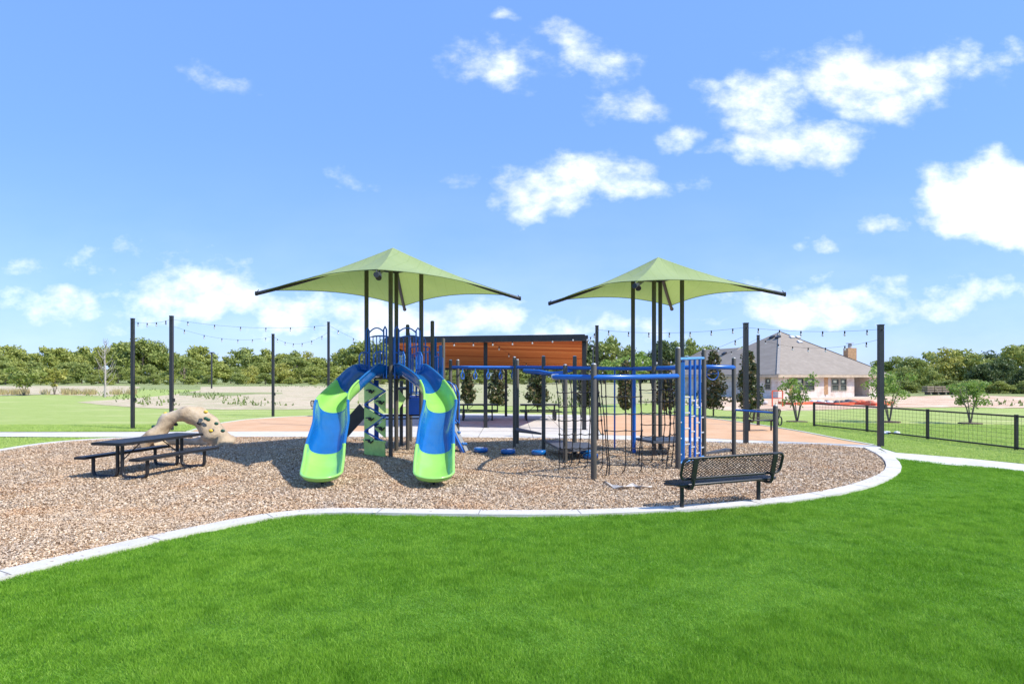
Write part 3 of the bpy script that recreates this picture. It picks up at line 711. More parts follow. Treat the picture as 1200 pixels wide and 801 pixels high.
# ------------------------------------------------------------ house
def house():
    Cc = Vector((26.3, 59, 0)); fa = Vector((.94, .342, 0)).normalized(); lb = Vector((-fa.y, fa.x, 0))
    root = thing('house', Cc, 'grey roofed single storey house under construction with unfinished pale walls', 'house')
    Lc = lambda a, b, z: Cc + fa * a + lb * b + Vector((0, 0, z))
    EH = 2.25; W0 = 13.2
    wallm = M_('house_wrap'); co = wallm.coord('Object', (1, 1, 1)); 
    c = wallm.ramp(wallm.noise(1.6, 5, .65, co), [(.3, (.58, .44, .36)), (.5, (.70, .62, .54)), (.7, (.78, .74, .68))])
    bk = wallm.node('ShaderNodeTexBrick'); bk.inputs['Scale'].default_value = 1.0; bk.inputs['Brick Width'].default_value = 1.2; bk.inputs['Row Height'].default_value = .55; bk.inputs['Mortar Size'].default_value = .012
    bk.inputs['Color1'].default_value = (1, 1, 1, 1); bk.inputs['Color2'].default_value = (.9, .86, .84, 1); bk.inputs['Mortar'].default_value = (.62, .52, .48, 1)
    mpp = wallm.coord('Object', (1, 1, 1)); sx = wallm.node('ShaderNodeSeparateXYZ'); wallm.l.new(mpp, sx.inputs[0]); cx = wallm.node('ShaderNodeCombineXYZ')
    ad = wallm.node('ShaderNodeMath', operation='ADD'); wallm.l.new(sx.outputs[0], ad.inputs[0]); wallm.l.new(sx.outputs[1], ad.inputs[1]); wallm.l.new(ad.outputs[0], cx.inputs[0]); wallm.l.new(sx.outputs[2], cx.inputs[1]); wallm.l.new(cx.outputs[0], bk.inputs['Vector'])
    wallm.color(wallm.mix(.8, c, bk.outputs[0], 'MULTIPLY')); wallm.b.inputs['Roughness'].default_value = .7
    osb = simple('raw_sheathing_board', (.55, .33, .17), .9, .25, 6); fasc = simple('raw_timber_fascia', (.52, .42, .30), .8, .2, 3)
    rm = M_('grey_brown_shingles'); co = rm.coord('Object', (1, 1, 1))
    sxx = rm.node('ShaderNodeSeparateXYZ'); rm.l.new(co, sxx.inputs[0])
    wv = rm.node('ShaderNodeTexBrick'); wv.inputs['Scale'].default_value = 1; wv.inputs['Brick Width'].default_value = .5; wv.inputs['Row Height'].default_value = .14; wv.inputs['Mortar Size'].default_value = .01
    wv.inputs['Color1'].default_value = (.27, .225, .175, 1); wv.inputs['Color2'].default_value = (.35, .295, .235, 1); wv.inputs['Mortar'].default_value = (.2, .18, .165, 1)
    cx = rm.node('ShaderNodeCombineXYZ'); ad = rm.node('ShaderNodeMath', operation='ADD'); rm.l.new(sxx.outputs[0], ad.inputs[0]); rm.l.new(sxx.outputs[1], ad.inputs[1]); rm.l.new(ad.outputs[0], cx.inputs[0]); rm.l.new(sxx.outputs[2], cx.inputs[1]); rm.l.new(cx.outputs[0], wv.inputs['Vector'])
    rm.color(rm.mix(.4, wv.outputs[0], rm.ramp(rm.noise(.8, 5, .6, co), [(.3, (.265, .22, .172)), (.7, (.35, .295, .235))]))); rm.b.inputs['Roughness'].default_value = .9; rm = rm.m
    # walls: polygons with real openings made by butting wall pieces around each window
    def wallrun(mb, o, d, L, ops, th=.2):
        nrm = Vector((d.y, -d.x, 0)); x = 0
        def piece(x0, x1, z0, z1):
            if x1 - x0 < .01 or z1 - z0 < .01: return
            c = o + d * ((x0 + x1) / 2) - nrm * (th / 2) + Vector((0, 0, (z0 + z1) / 2)); mb.box(c, (x1 - x0, th, z1 - z0), Matrix((d, -nrm, Vector((0, 0, 1)))).transposed())
        for (a, b, z0, z1) in ops: piece(x, a, 0, EH); piece(a, b, 0, z0); piece(a, b, z1, EH); x = b
        piece(x, L, 0, EH)
    mb = MB()
    fops = [(2.0, 3.25, .75, 2.05), (3.35, 4.65, .75, 2.05), (6.9, 7.95, .7, 2.0), (8.05, 9.0, .7, 2.0)]
    wallrun(mb, Lc(0, 0, 0), fa, 10.1, fops)
    wallrun(mb, Lc(12.2, 0, 0), fa, 1.0, [])
    wallrun(mb, Lc(10.1, 2.2, 0), fa, 2.1, [(.05, 1.0, .15, 2.05), (1.1, 2.05, .15, 2.05)])     # patio recess
    mb.bar(Lc(10.0, .2, EH / 2), Lc(10.0, 2.2, EH / 2), .2, EH); mb.bar(Lc(12.3, .2, EH / 2), Lc(12.3, 2.2, EH / 2), .2, EH)
    # left wall runs away from the corner; seen from outside its normal faces -fa
    ld = -lb
    wallrun(mb, Lc(0, 14, 0), ld, 13.8, [(12.25, 13.05, .85, 2.05)])
    mb.bar(Lc(W0 - .1, .2, EH / 2), Lc(W0 - .1, 14, EH / 2), .2, EH); mb.bar(Lc(.2, 14, EH / 2), Lc(W0, 14, EH / 2), .2, EH)
    wallrun(mb, Lc(1.6, 22, 0), ld, 7.9, [(2.0, 3.0, .8, 2.05)]); mb.bar(Lc(1.6, 22, EH / 2), Lc(9.5, 22, EH / 2), .2, EH)
    mb.build('wall', wallm.m, root)
    # roofs (slabs with thickness)
    def hip(mb, a0, a1, b0, b1, ridge, z0=EH, th=.16):
        e = [Lc(a0, b0, z0), Lc(a1, b0, z0), Lc(a1, b1, z0), Lc(a0, b1, z0)]
        t = [x + Vector((0, 0, th)) for x in e]; rr_ = [Lc(*p) for p in ridge]
        if len(rr_) == 1:
            vs = e + t + rr_; mb.add(vs, [(4, 5, 8), (5, 6, 8), (6, 7, 8), (7, 4, 8), (3, 2, 1, 0), (0, 1, 5, 4), (1, 2, 6, 5), (2, 3, 7, 6), (3, 0, 4, 7)])
        else:
            vs = e + t + rr_; mb.add(vs, [(4, 5, 8), (5, 6, 9, 8), (6, 7, 9), (7, 4, 8, 9), (3, 2, 1, 0), (0, 1, 5, 4), (1, 2, 6, 5), (2, 3, 7, 6), (3, 0, 4, 7)])
    rb = MB(); hip(rb, -.5, 14.9, -.5, 14.9, [(7.2, 7.2, 7.35)])
    hip(rb, .9, 10.4, 10, 23, [(5.6, 12, 5.7), (5.6, 19.0, 5.7)], EH + .006)
    rf = rb.build('roof', rm, root)
    cap = MB()
    cap.bar(Lc(-.5, -.5, EH + .175), Lc(7.2, 7.2, 7.36), .28, .02); cap.bar(Lc(14.9, -.5, EH + .175), Lc(7.2, 7.2, 7.36), .28, .02)
    cap.build('ridge_cap', simple('pale_ridge_shingle', (.36, .315, .265), .9, .2, 6), rf)
    fb_ = MB(); fb_.bar(Lc(-.52, -.53, EH - .02), Lc(14.9, -.53, EH - .02), .05, .24); fb_.bar(Lc(-.53, -.5, EH - .02), Lc(-.53, 14.9, EH - .02), .05, .24); fb_.bar(Lc(.86, 14.95, EH - .02), Lc(.86, 23, EH - .02), .05, .24)
    fb_.build('fascia', fasc, root)
    # chimney and vents are sub-parts of the roof
    cb = MB(); c0 = P(996, 416, 66.5); cb.bar((c0.x, c0.y, 3.2), (c0.x, c0.y, 5.35), .95, .95, (0, 1, 0)); ch = cb.build('chimney', osb, rf)
    cb = MB(); cb.post((c0.x, c0.y, 5.3), (c0.x, c0.y, 5.85), .2); cb.box((c0.x, c0.y, 5.88), (.6, .6, .06)); cb.build('flue_cap', greym, rf)
    # roof vents: little hoods on the slopes
    def vent(px, py, face):
        # intersect sight line with roof face plane
        if face == 'front': p0, nr = Lc(-.5, -.5, EH + .16), (Lc(14.9, -.5, EH + .16) - Lc(-.5, -.5, EH + .16)).cross(Lc(7.2, 7.2, 7.35) - Lc(-.5, -.5, EH + .16))
        elif face == 'left': p0, nr = Lc(-.5, -.5, EH + .16), (Lc(-.5, 14.9, EH + .16) - Lc(-.5, -.5, EH + .16)).cross(Lc(7.2, 7.2, 7.35) - Lc(-.5, -.5, EH + .16))
        else: p0, nr = Lc(.9, 10, EH + .16), (Lc(.9, 23, EH + .16) - Lc(.9, 10, EH + .16)).cross(Lc(5.6, 12, 5.7) - Lc(.9, 10, EH + .16))
        d = P(px, py, 1) - Vector((0, 0, HC)); t = (p0 - Vector((0, 0, HC))).dot(nr) / d.dot(nr); q = Vector((0, 0, HC)) + d * t
        nr.normalize(); nr = nr if nr.z > 0 else -nr
        side = {'front': fa, 'left': lb, 'wing': lb}[face]; up = nr.cross(side)
        if up.z < 0: up = -up
        Mx = Matrix((side, up, nr)).transposed() if side.cross(up).dot(nr) > 0 else Matrix((-side, up, nr)).transposed()
        v_ = MB(); v_.box(q + nr * .08, (.55, .4, .16), Mx); o = v_.build('roof_vent', white_vent if face == 'front' else black, rf)
    white_vent = simple('pale_vent_metal', (.6, .6, .6), .5)
    for px, py, f in ((905, 395.5, 'left'), (912, 395.5, 'left'), (928, 395.5, 'front'), (935, 395.5, 'front'), (838, 414, 'wing'), (849, 414.5, 'wing'), (937, 401, 'front')): vent(px, py, f)
    # windows
    frm = simple('tan_window_frame', (.36, .33, .25), .5); gl = M_('dark_window_glass'); gl.color(gl.ramp(gl.noise(.9, 3, .5), [(.3, (.02, .025, .03)), (.7, (.10, .11, .11))])); gl.b.inputs['Roughness'].default_value = .08; gl = gl.m
    stick = simple('paper_sticker', (.6, .66, .5), .8)
    def win(o, d, x0, x1, z0, z1, sticker=True):
        nrm = Vector((d.y, -d.x, 0)); Mx = Matrix((d, -nrm, Vector((0, 0, 1)))).transposed(); f = MB(); w = .07
        cc_ = lambda xa, xb, za, zb, off: o + d * ((xa + xb) / 2) + nrm * off + Vector((0, 0, (za + zb) / 2))
        for (xa, xb, za, zb) in ((x0, x0 + w, z0, z1), (x1 - w, x1, z0, z1), (x0 + w, x1 - w, z0, z0 + w), (x0 + w, x1 - w, z1 - w, z1), (x0 + w, x1 - w, (z0 + z1) / 2 - .03, (z0 + z1) / 2 + .03)):
            f.box(cc_(xa, xb, za, zb, .01), (xb - xa, .1, zb - za), Mx)
        fo = f.build('window', frm, root)
        g = MB(); zm = (z0 + z1) / 2
        g.box(cc_(x0 + w, x1 - w, z0 + w, zm - .03, -.03), (x1 - x0 - 2 * w, .02, zm - .03 - z0 - w), Mx); g.box(cc_(x0 + w, x1 - w, zm + .03, z1 - w, -.03), (x1 - x0 - 2 * w, .02, z1 - w - zm - .03), Mx)
        g.build('pane', gl, fo)
        if sticker: s_ = MB(); s_.box(cc_(x0 + .3, x1 - .3, zm + .2, z1 - .2, -.012), (x1 - x0 - .6, .01, z1 - zm - .4), Mx); s_.build('sticker', stick, fo)
    for (a, b_, z0, z1) in fops: win(Lc(0, 0, 0), fa, a, b_, z0, z1)
    win(Lc(10.1, 2.2, 0), fa, .05, 1.0, .15, 2.05, False); win(Lc(10.1, 2.2, 0), fa, 1.1, 2.05, .15, 2.05, False)
    win(Lc(0, 14, 0), ld, 12.25, 13.05, .85, 2.05); win(Lc(1.6, 22, 0), ld, 2.0, 3.0, .8, 2.05, False)
    for a, b_ in ((1.35, 1.75), (5.8, 6.35)):
        pn = MB(); pn.bar(Lc((a + b_) / 2, -.03, .35), Lc((a + b_) / 2, -.03, 2.1), b_ - a, .04, (0, 1, 0)); pn.build('sheathing_strip', osb, root)
    sl = MB(); sl.bar(Lc(-.1, 6.5, .0), Lc(13.3, 6.5, .0), 13.6, .16); sl.build('slab', concm, root)
house()
# site clutter by the house
redm = simple('orange_red_safety_plastic', (.75, .12, .05), .6, .2, 5)
b = G(905, 476); root = thing('safety_barrier', b, 'red orange site barrier frame standing by the house corner', 'barrier')
m = MB()
for x in (0, .75): m.bar((x, 0, 0), (x, 0, 1.1), .07, .07, (0, 1, 0))
m.bar((-.0, .0, 1.13), (.75, .0, 1.13), .07, .07); m.bar((.04, 0, .6), (.71, 0, .6), .05, .05); local_build(m, 'frame', redm, root)
root = thing('silt_fence', G(912, 473.5), 'low red orange mesh silt fence along the ground before the house', 'fence')
m = MB(); pts = [G(x, 473.5 + .6 * math.sin(x * .13) + (x - 912) * .012) for x in range(912, 1046, 6)]
for a, c in zip(pts[:-1], pts[1:]): m.bar(a + Vector((0, 0, .1)), c + Vector((0, 0, .1)), .02, .2)
m.build('netting', redm, root)
m = MB()
for p in pts[::3]: m.bar(p, p + Vector((0, 0, .35)), .04, .04, (0, 1, 0))
m.build('stakes', simple('wood_stake', (.5, .35, .2), .9), root)
rr = random.Random(8)
for i, (px, py, nm, col, lb) in enumerate([(960, 472.5, 'tarp_heap', (.75, .75, .76), 'crumpled white plastic sheet on the dirt left of the rubble'), (978, 472, 'rubble_heap', (.38, .30, .24), 'brown rubble heap in front of the paired windows'), (992, 472.5, 'rubble_heap', (.12, .11, .11), 'dark scrap heap right of the brown rubble'), (1008, 472.5, 'brick_pile', (.62, .16, .09), 'red heap of material before the patio recess'), (1030, 473, 'brick_pile', (.60, .20, .12), 'red heap of material near the right end of the house'), (886, 474, 'rubble_heap', (.55, .47, .42), 'pale soil heap behind the thin light pole')]):
    b = G(px, py); m = MB()
    for q in range(14):
        sz = rr.uniform(.2, .5); m.ball((b.x + rr.uniform(-.8, .8), b.y + rr.uniform(-.5, .5), rr.uniform(0, .18)), sz * .6, 6, 4, sc_=(1.3, 1, .55))
    o = m.build(nm, simple('heap_' + str(i), col, .9, .3, 4)); tag(o, lb, nm.replace('_', ' '))
# timber pile / bleachers far right
b = G(1105, 462.5); root = thing('lumber_stack', b, 'long low stack of brown lumber at the foot of the right hand trees', 'lumber')
m = MB()
for k in range(3):
    for q in range(5): m.box((-1.8 + q * .9, 0, .45 + k * .25), (.8, 1.0, .16))
local_build(m, 'boards', simple('weathered_lumber', (.36, .27, .2), .9, .3, 3), root)
m = MB()
for q in range(5): m.box((-1.8 + q * .9, 0, .18), (.12, 1.0, .36))
local_build(m, 'bearers', simple('old_timber', (.22, .18, .15), .9, .3, 3), root)
b = P(1134, 446, 84); m = MB(); m.box((0, 0, .7), (1.7, 1.0, 1.4)); m.tube([(-.7, 0, 1.4), (.0, 0, 1.62), (.7, 0, 1.4)], .08, 6)
o = local_build(m, 'portable_toilet', blue_dk, None); o.location = (b.x, b.y, 0); tag(o, 'small blue portable cabin half hidden in the right hand trees', 'portable toilet')

# ------------------------------------------------------------ wire fence on the right
def fence():
    pts = [G(954, 499.5), G(1016, 506), G(1087, 514.7), G(1191, 527.3)]; d = (pts[3] - pts[2]); pts.append(pts[3] + d); 
    root = thing('wire_fence', pts[0], 'low black metal fence with wire grid panels along the right lawn', 'fence')
    H = 1.0
    for p in pts: m = MB(); m.bar(p, p + Vector((0, 0, H + .03)), .075, .075, (0, 1, 0)); m.build('post', black, root)
    for a, b in zip(pts[:-1], pts[1:]):
        u_ = (b - a).normalized() * .0375
        r_ = MB(); r_.bar(a + u_ + Vector((0, 0, H - .02)), b - u_ + Vector((0, 0, H - .02)), .05, .05); r_.bar(a + u_ + Vector((0, 0, .07)), b - u_ + Vector((0, 0, .07)), .05, .05); ro = r_.build('rail', black, root)
        w = MB(); L = (b - a).length; n = int(L / .15)
        for i in range(1, n): c = a.lerp(b, i / n); w.tube([c + Vector((0, 0, .095)), c + Vector((0, 0, H - .045))], .0035, 4, cap=False)
        for i in range(1, 7): z = .07 + i * (H - .09) / 7; w.tube([a + u_ + Vector((0, 0, z)), b - u_ + Vector((0, 0, z))], .0035, 4, cap=False)
        w.build('wire_panel', black, root)
fence()
m = MB(); b = G(1042, 508.5)
for q in range(7): m.ball((b.x + rr.uniform(-.35, .35), b.y + rr.uniform(-.15, .15), .05), rr.uniform(.06, .12), 6, 4, sc_=(1.5, 1, .7))
tag(m.build('litter_bag', simple('white_plastic_bag', (.7, .72, .78), .5)), 'crumpled white bag on the grass beside the rightmost light pole', 'litter')

# ------------------------------------------------------------ light poles and string lights
poles = {}
def pole(key, px, py, ty, r, label, group='string light poles'):
    b = G(px, py); H = HC + (HZ - ty) / FP * b.y
    root = thing('light_pole', (b.x, b.y, 0), label, 'pole', group)
    m = MB(); m.bar((0, 0, 0), (0, 0, H), r * 2, r * 2, (0, 1, 0)); local_build(m, 'shaft', poleM, root)
    m = MB(); m.box((0, 0, H + .012), (r * 2.3, r * 2.3, .025)); local_build(m, 'cap', poleM, root)
    m = MB(); m.tube([(0, -r, H - .14), (0, -r - .06, H - .14), (0, -r - .08, H - .18)], .012, 6); local_build(m, 'hook', black, root)
    m = MB(); m.box((r + .03, 0, 1.2), (.06, .09, .14)); local_build(m, 'outlet_box', black, root)
    poles[key] = Vector((b.x, b.y, H))
pole('a', 155.5, 502, 373.5, .058, 'leftmost tall charcoal pole, on the lawn behind the picnic table')
pole('b', 201, 504, 370.5, .06, 'tall charcoal pole rising behind the rock arch')
pole('c', 320, 487.5, 391.5, .06, 'shorter looking charcoal pole at the edge of the orange path on the left')
pole('d', 385, 499, 377.5, .045, 'charcoal pole just left of the left slide')
pole('e', 699.5, 515.5, 382, .05, 'charcoal pole between the pavilion and the right canopy')
pole('f', 874, 519.5, 379, .066, 'thick charcoal pole in front of the magnolia by the house')
pole('g', 888.5, 498, 393, .05, 'thinner charcoal pole just right of the thick one by the house')
pole('h', 1032, 523, 381, .068, 'rightmost tall charcoal pole, at the corner of the kerb')
for px, py, ty, lb in ((248, 455, 413, 'distant dark lamp post standing in the dry field on the left'), (695, 452, 405, 'distant dark post beside the pavilion right edge')):
    b = G(px, py); H = HC + (HZ - ty) / FP * b.y; root = thing('lamp_post', (b.x, b.y, 0), lb, 'lamp post')
    m = MB(); m.post((0, 0, 0), (0, 0, H), .14); local_build(m, 'shaft', poleM, root)
    m = MB(); m.box((0, 0, H), (.9, .35, .18)); local_build(m, 'lamp_head', poleM, root)
bulbm = M_('clear_bulb_glass'); bulbm.color((.75, .75, .72)); bulbm.b.inputs['Roughness'].default_value = .1; bulbm.b.inputs['Transmission Weight'].default_value = .35; bulbm = bulbm.m
def string(a, b, sag, nb, label):
    a = Vector(a); b = Vector(b); root = thing('string_light', a, label, 'string lights', 'festoon strings between poles')
    f = lambda t: a.lerp(b, t) - Vector((0, 0, sag * 4 * t * (1 - t)))
    m = MB(); m.tube([f(i / 24) for i in range(25)], .004, 5); m.build('wire', rope, root)
    for i in range(nb):
        p = f((i + .6) / (nb + .2))
        s_ = MB(); s_.tube([p + Vector((0, 0, .01)), p - Vector((0, 0, .075))], .021, 7); so_ = s_.build('socket', rope, root)
        g_ = MB(); g_.ball(p - Vector((0, 0, .115)), .034, 8, 6, sc_=(1, 1, 1.25)); g_.build('bulb', bulbm, root)
Z = Vector((0, 0, -.12)); pp = {k: v_ + Z for k, v_ in poles.items()}

# ------------------------------------------------------------ pavilion with slanted timber-lined roof
def pavilion():
    woodm = M_('orange_timber_boards'); co = woodm.coord('Object', (1, 1, 1))
    sx = woodm.node('ShaderNodeSeparateXYZ'); woodm.l.new(co, sx.inputs[0])
    fl = woodm.node('ShaderNodeMath', operation='MULTIPLY'); woodm.l.new(sx.outputs[1], fl.inputs[0]); fl.inputs[1].default_value = 3.4
    fr = woodm.node('ShaderNodeMath', operation='FLOOR'); woodm.l.new(fl.outputs[0], fr.inputs[0]); wnz = woodm.node('ShaderNodeTexWhiteNoise', noise_dimensions='1D'); woodm.l.new(fr.outputs[0], wnz.inputs['W'])
    c = woodm.ramp(wnz.outputs[0], [(0, (.42, .10, .03)), (.5, (.58, .17, .05)), (1, (.72, .27, .09))])
    g = woodm.noise(3, 6, .6, woodm.coord('Object', (.6, 9, 9))); c = woodm.mix(.5, c, woodm.ramp(g, [(.3, (.45, .38, .33)), (.6, (1, 1, 1))]), 'MULTIPLY')
    fx = woodm.node('ShaderNodeMath', operation='FRACT'); woodm.l.new(fl.outputs[0], fx.inputs[0])
    c = woodm.mix(woodm.ramp(fx.outputs[0], [(.04, (.8, .8, .8)), (.08, (0, 0, 0))]), c, (.08, .03, .012))
    woodm.color(c); woodm.b.inputs['Roughness'].default_value = .85; woodm.b.inputs['Specular IOR Level'].default_value = .05; woodm = woodm.m
    F = [G(464, 500), G(569, 501), G(684.5, 503.5)]
    back = Vector((.78, 7.1, 0)); root = thing('pavilion', F[1], 'open pavilion with orange timber lined slanting roof on dark posts behind the slide tower', 'pavilion')
    zf, zb = 3.60, 2.62
    for p in F: m = MB(); m.bar(p, p + Vector((0, 0, zf)), .16, .16, (0, 1, 0)); m.bar(p, p + Vector((0, 0, .02)), .3, .3, (0, 1, 0)); m.build('post', black, root)
    for p in (F[0], F[1], F[2]): q = p + back; m = MB(); m.bar(q, q + Vector((0, 0, zb)), .14, .14, (0, 1, 0)); m.build('post', black, root)
    ax = (F[2] - F[1]).normalized(); a0 = F[0] - ax * .3; a1 = F[2] + ax * .02; bn = back.normalized()
    def pt(base, t, z): return base + back * t + Vector((0, 0, z))
    # boards (underside)
    A, B, Cq, Dq = pt(a0, -.03, zf), pt(a1, -.03, zf), pt(a1, 1.05, zb), pt(a0, 1.05, zb)
    m = MB(); up = Vector((0, 0, .05)); m.add([A, B, Cq, Dq, A + up, B + up, Cq + up, Dq + up], [(0, 1, 2, 3), (7, 6, 5, 4), (0, 4, 5, 1), (1, 5, 6, 2), (2, 6, 7, 3), (3, 7, 4, 0)])
    m.build('timber_ceiling', woodm, root)
    m = MB(); m.bar(A + Vector((0, -.09, .07)), B + Vector((0, -.09, .07)), .14, .26); m.bar(Dq + Vector((0, .09, .0)), Cq + Vector((0, .09, .0)), .12, .24)
    m.bar(B + Vector((.075, -.02, .05)), Cq + Vector((.075, .02, .05)), .12, .24); m.bar(A + Vector((-.075, -.02, .05)), Dq + Vector((-.075, .02, .05)), .12, .24)
    m.build('frame_beams', black, root)
    m = MB(); u2 = Vector((0, 0, .09)); u3 = Vector((0, 0, .13)); m.add([A + u2, B + u2, Cq + u2, Dq + u2, A + u3, B + u3, Cq + u3, Dq + u3], [(3, 2, 1, 0), (4, 5, 6, 7), (0, 1, 5, 4), (1, 2, 6, 5), (2, 3, 7, 6), (3, 0, 4, 7)]); m.build('roof_sheet', poleM, root)
    return A, B, Cq, Dq
PA, PB, PC, PD = pavilion()

# ------------------------------------------------------------ picnic tables
def picnic(name, loc, rz, L, label, detailed=True):
    """length along local x; origin at ground centre"""
    root = thing(name, loc, label, 'picnic table', None, rz)
    m = MB(); m.box((0, 0, .755), (L, .74, .035)); m.box((0, 0, .738), (L + .02, .76, .045)) ; local_build(m, 'tabletop', ttop, root)
    for s in (-1, 1):
        m = MB(); m.box((0, s * .68, .445), (L, .25, .035)); m.box((0, s * .68, .43), (L + .015, .265, .04)); local_build(m, 'bench_seat', ttop, root)
    def loop(x, s, r=.03):
        rd = .12; pts = [(x, s * .68, .42), (x, s * .68, .03 + rd)]
        for k in range(1, 7): a = k / 6 * math.pi / 2; pts.append((x, s * (.68 - rd + rd * math.cos(a)), .03 + rd - rd * math.sin(a)))
        y2 = .06 
        for k in range(0, 7): a = k / 6 * math.pi / 2; pts.append((x, s * (y2 + rd - rd * math.sin(a)), .03 + rd - rd * math.cos(a)))
        pts.append((x, s * y2, .73)); return pts
    for x in (-L * .36, L * .36):
        for s in (-1, 1): m = MB(); m.tube(loop(x, s), .036, 10); local_build(m, 'leg', black, root)
        m = MB(); m.bar((x, -.075, .22), (x, .075, .22), .02, .05) ; m.bar((x, -.34, .715), (x, .34, .715), .04, .03)
        m.tube([(x, 0, .32), (x * .30, 0, .725)], .013, 7); local_build(m, 'brace', black, root)
    return root
a = G(138.5, 560.5); c = G(212, 546.5); mid = (a + c) / 2; d = (c - a).normalized()
picnic('picnic_table', (mid.x, mid.y, 0), math.atan2(d.y, d.x), 2.25, 'black metal picnic table with attached benches on the wood chips beside the rock arch')
for px, lb in ((560, 'black picnic table under the pavilion, between its left and middle posts'), (633, 'black picnic table under the pavilion, left of the right front post')):
    b = G(px, 492.0); picnic('picnic_table', (b.x, b.y, .016), R(2), 1.95, lb)

# ------------------------------------------------------------ park benches
def bench(loc, rz, L, label, ped=.8):
    """faces local +y; origin ground centre"""
    root = thing('park_bench', loc, label, 'bench', None, rz)
    m = MB(); z = .44; m.lattice((-L / 2, -.2, z), (L, 0, 0), (0, .42, 0), .06, .012, .009)
    rim = []
    def rrect(x0, x1, y0, y1, r, f):
        out = []
        for (cx, cy, a0) in ((x1 - r, y1 - r, 0), (x0 + r, y1 - r, 90), (x0 + r, y0 + r, 180), (x1 - r, y0 + r, 270)):
            for k in range(5): a = R(a0 + k * 22.5); out.append(f(cx + r * math.cos(a), cy + r * math.sin(a)))
        return out
    m.tube(rrect(-L / 2, L / 2, -.2, .22, .09, lambda x, y: (x, y, z - .012 - (.03 if y > .1 else 0))), .022, 8, closed=True)
    local_build(m, 'seat', black, root)
    yb0, zb0, yb1, zb1 = -.235, .53, -.33, .86
    fb = lambda x, t: (x, yb0 + (yb1 - yb0) * t, zb0 + (zb1 - zb0) * t)
    m = MB(); o = Vector(fb(-L / 2, 0)); m.lattice(o, (L, 0, 0), Vector(fb(-L / 2, 1)) - o, .072, .010, .0075)
    pts = []
    hh = math.hypot(yb1 - yb0, zb1 - zb0); pts = rrect(-L / 2 - .01, L / 2 + .01, 0, hh, .09, lambda x, t: fb(x, t / hh)); m.tube(pts, .022, 8, closed=True)
    local_build(m, 'backrest', black, root)
    for s in (-1, 1):
        x = s * L * .40
        m = MB(); m.bar((x, .16, z - .045), (x, -.2, z - .07), .06, .03, (0, 0, 1)); m.tube([(x, -.17, z - .07), (x, -.25, z - .06), (x, -.29, z), (x, -.30, z + .1)], .026, 8)
        m.bar((x, -.285, z + .06), (x, yb1 - .035, zb1 - .0), .085, .022, (0, 1, 0)); local_build(m, 'arm_bracket', black, root)
        # end loop on the bench
        m = MB(); x = s * L / 2 * ped; m.tube([(x, 0, -.05), (x, 0, z - .07)], .035, 10); m.box((x, 0, z - .06), (.12, .3, .02)); local_build(m, 'pedestal', black, root)
    return root
a = G(797, 597); c = G(888, 588); mid = (a + c) / 2; d = (c - a).normalized()
bench((mid.x + .02, mid.y, 0), math.atan2(d.y, d.x), 1.98, 'black mesh back park bench by the front kerb, seen from behind', ped=.79)
b = G(891, 504.5); bench((b.x, b.y, 0), R(196 - 180), 1.35, 'black park bench on the orange path behind the chin up bar', ped=.75)
b = G(386, 487.5); bench((b.x, b.y, 0), R(4), 1.8, 'black park bench on the grass edge behind the left slide')

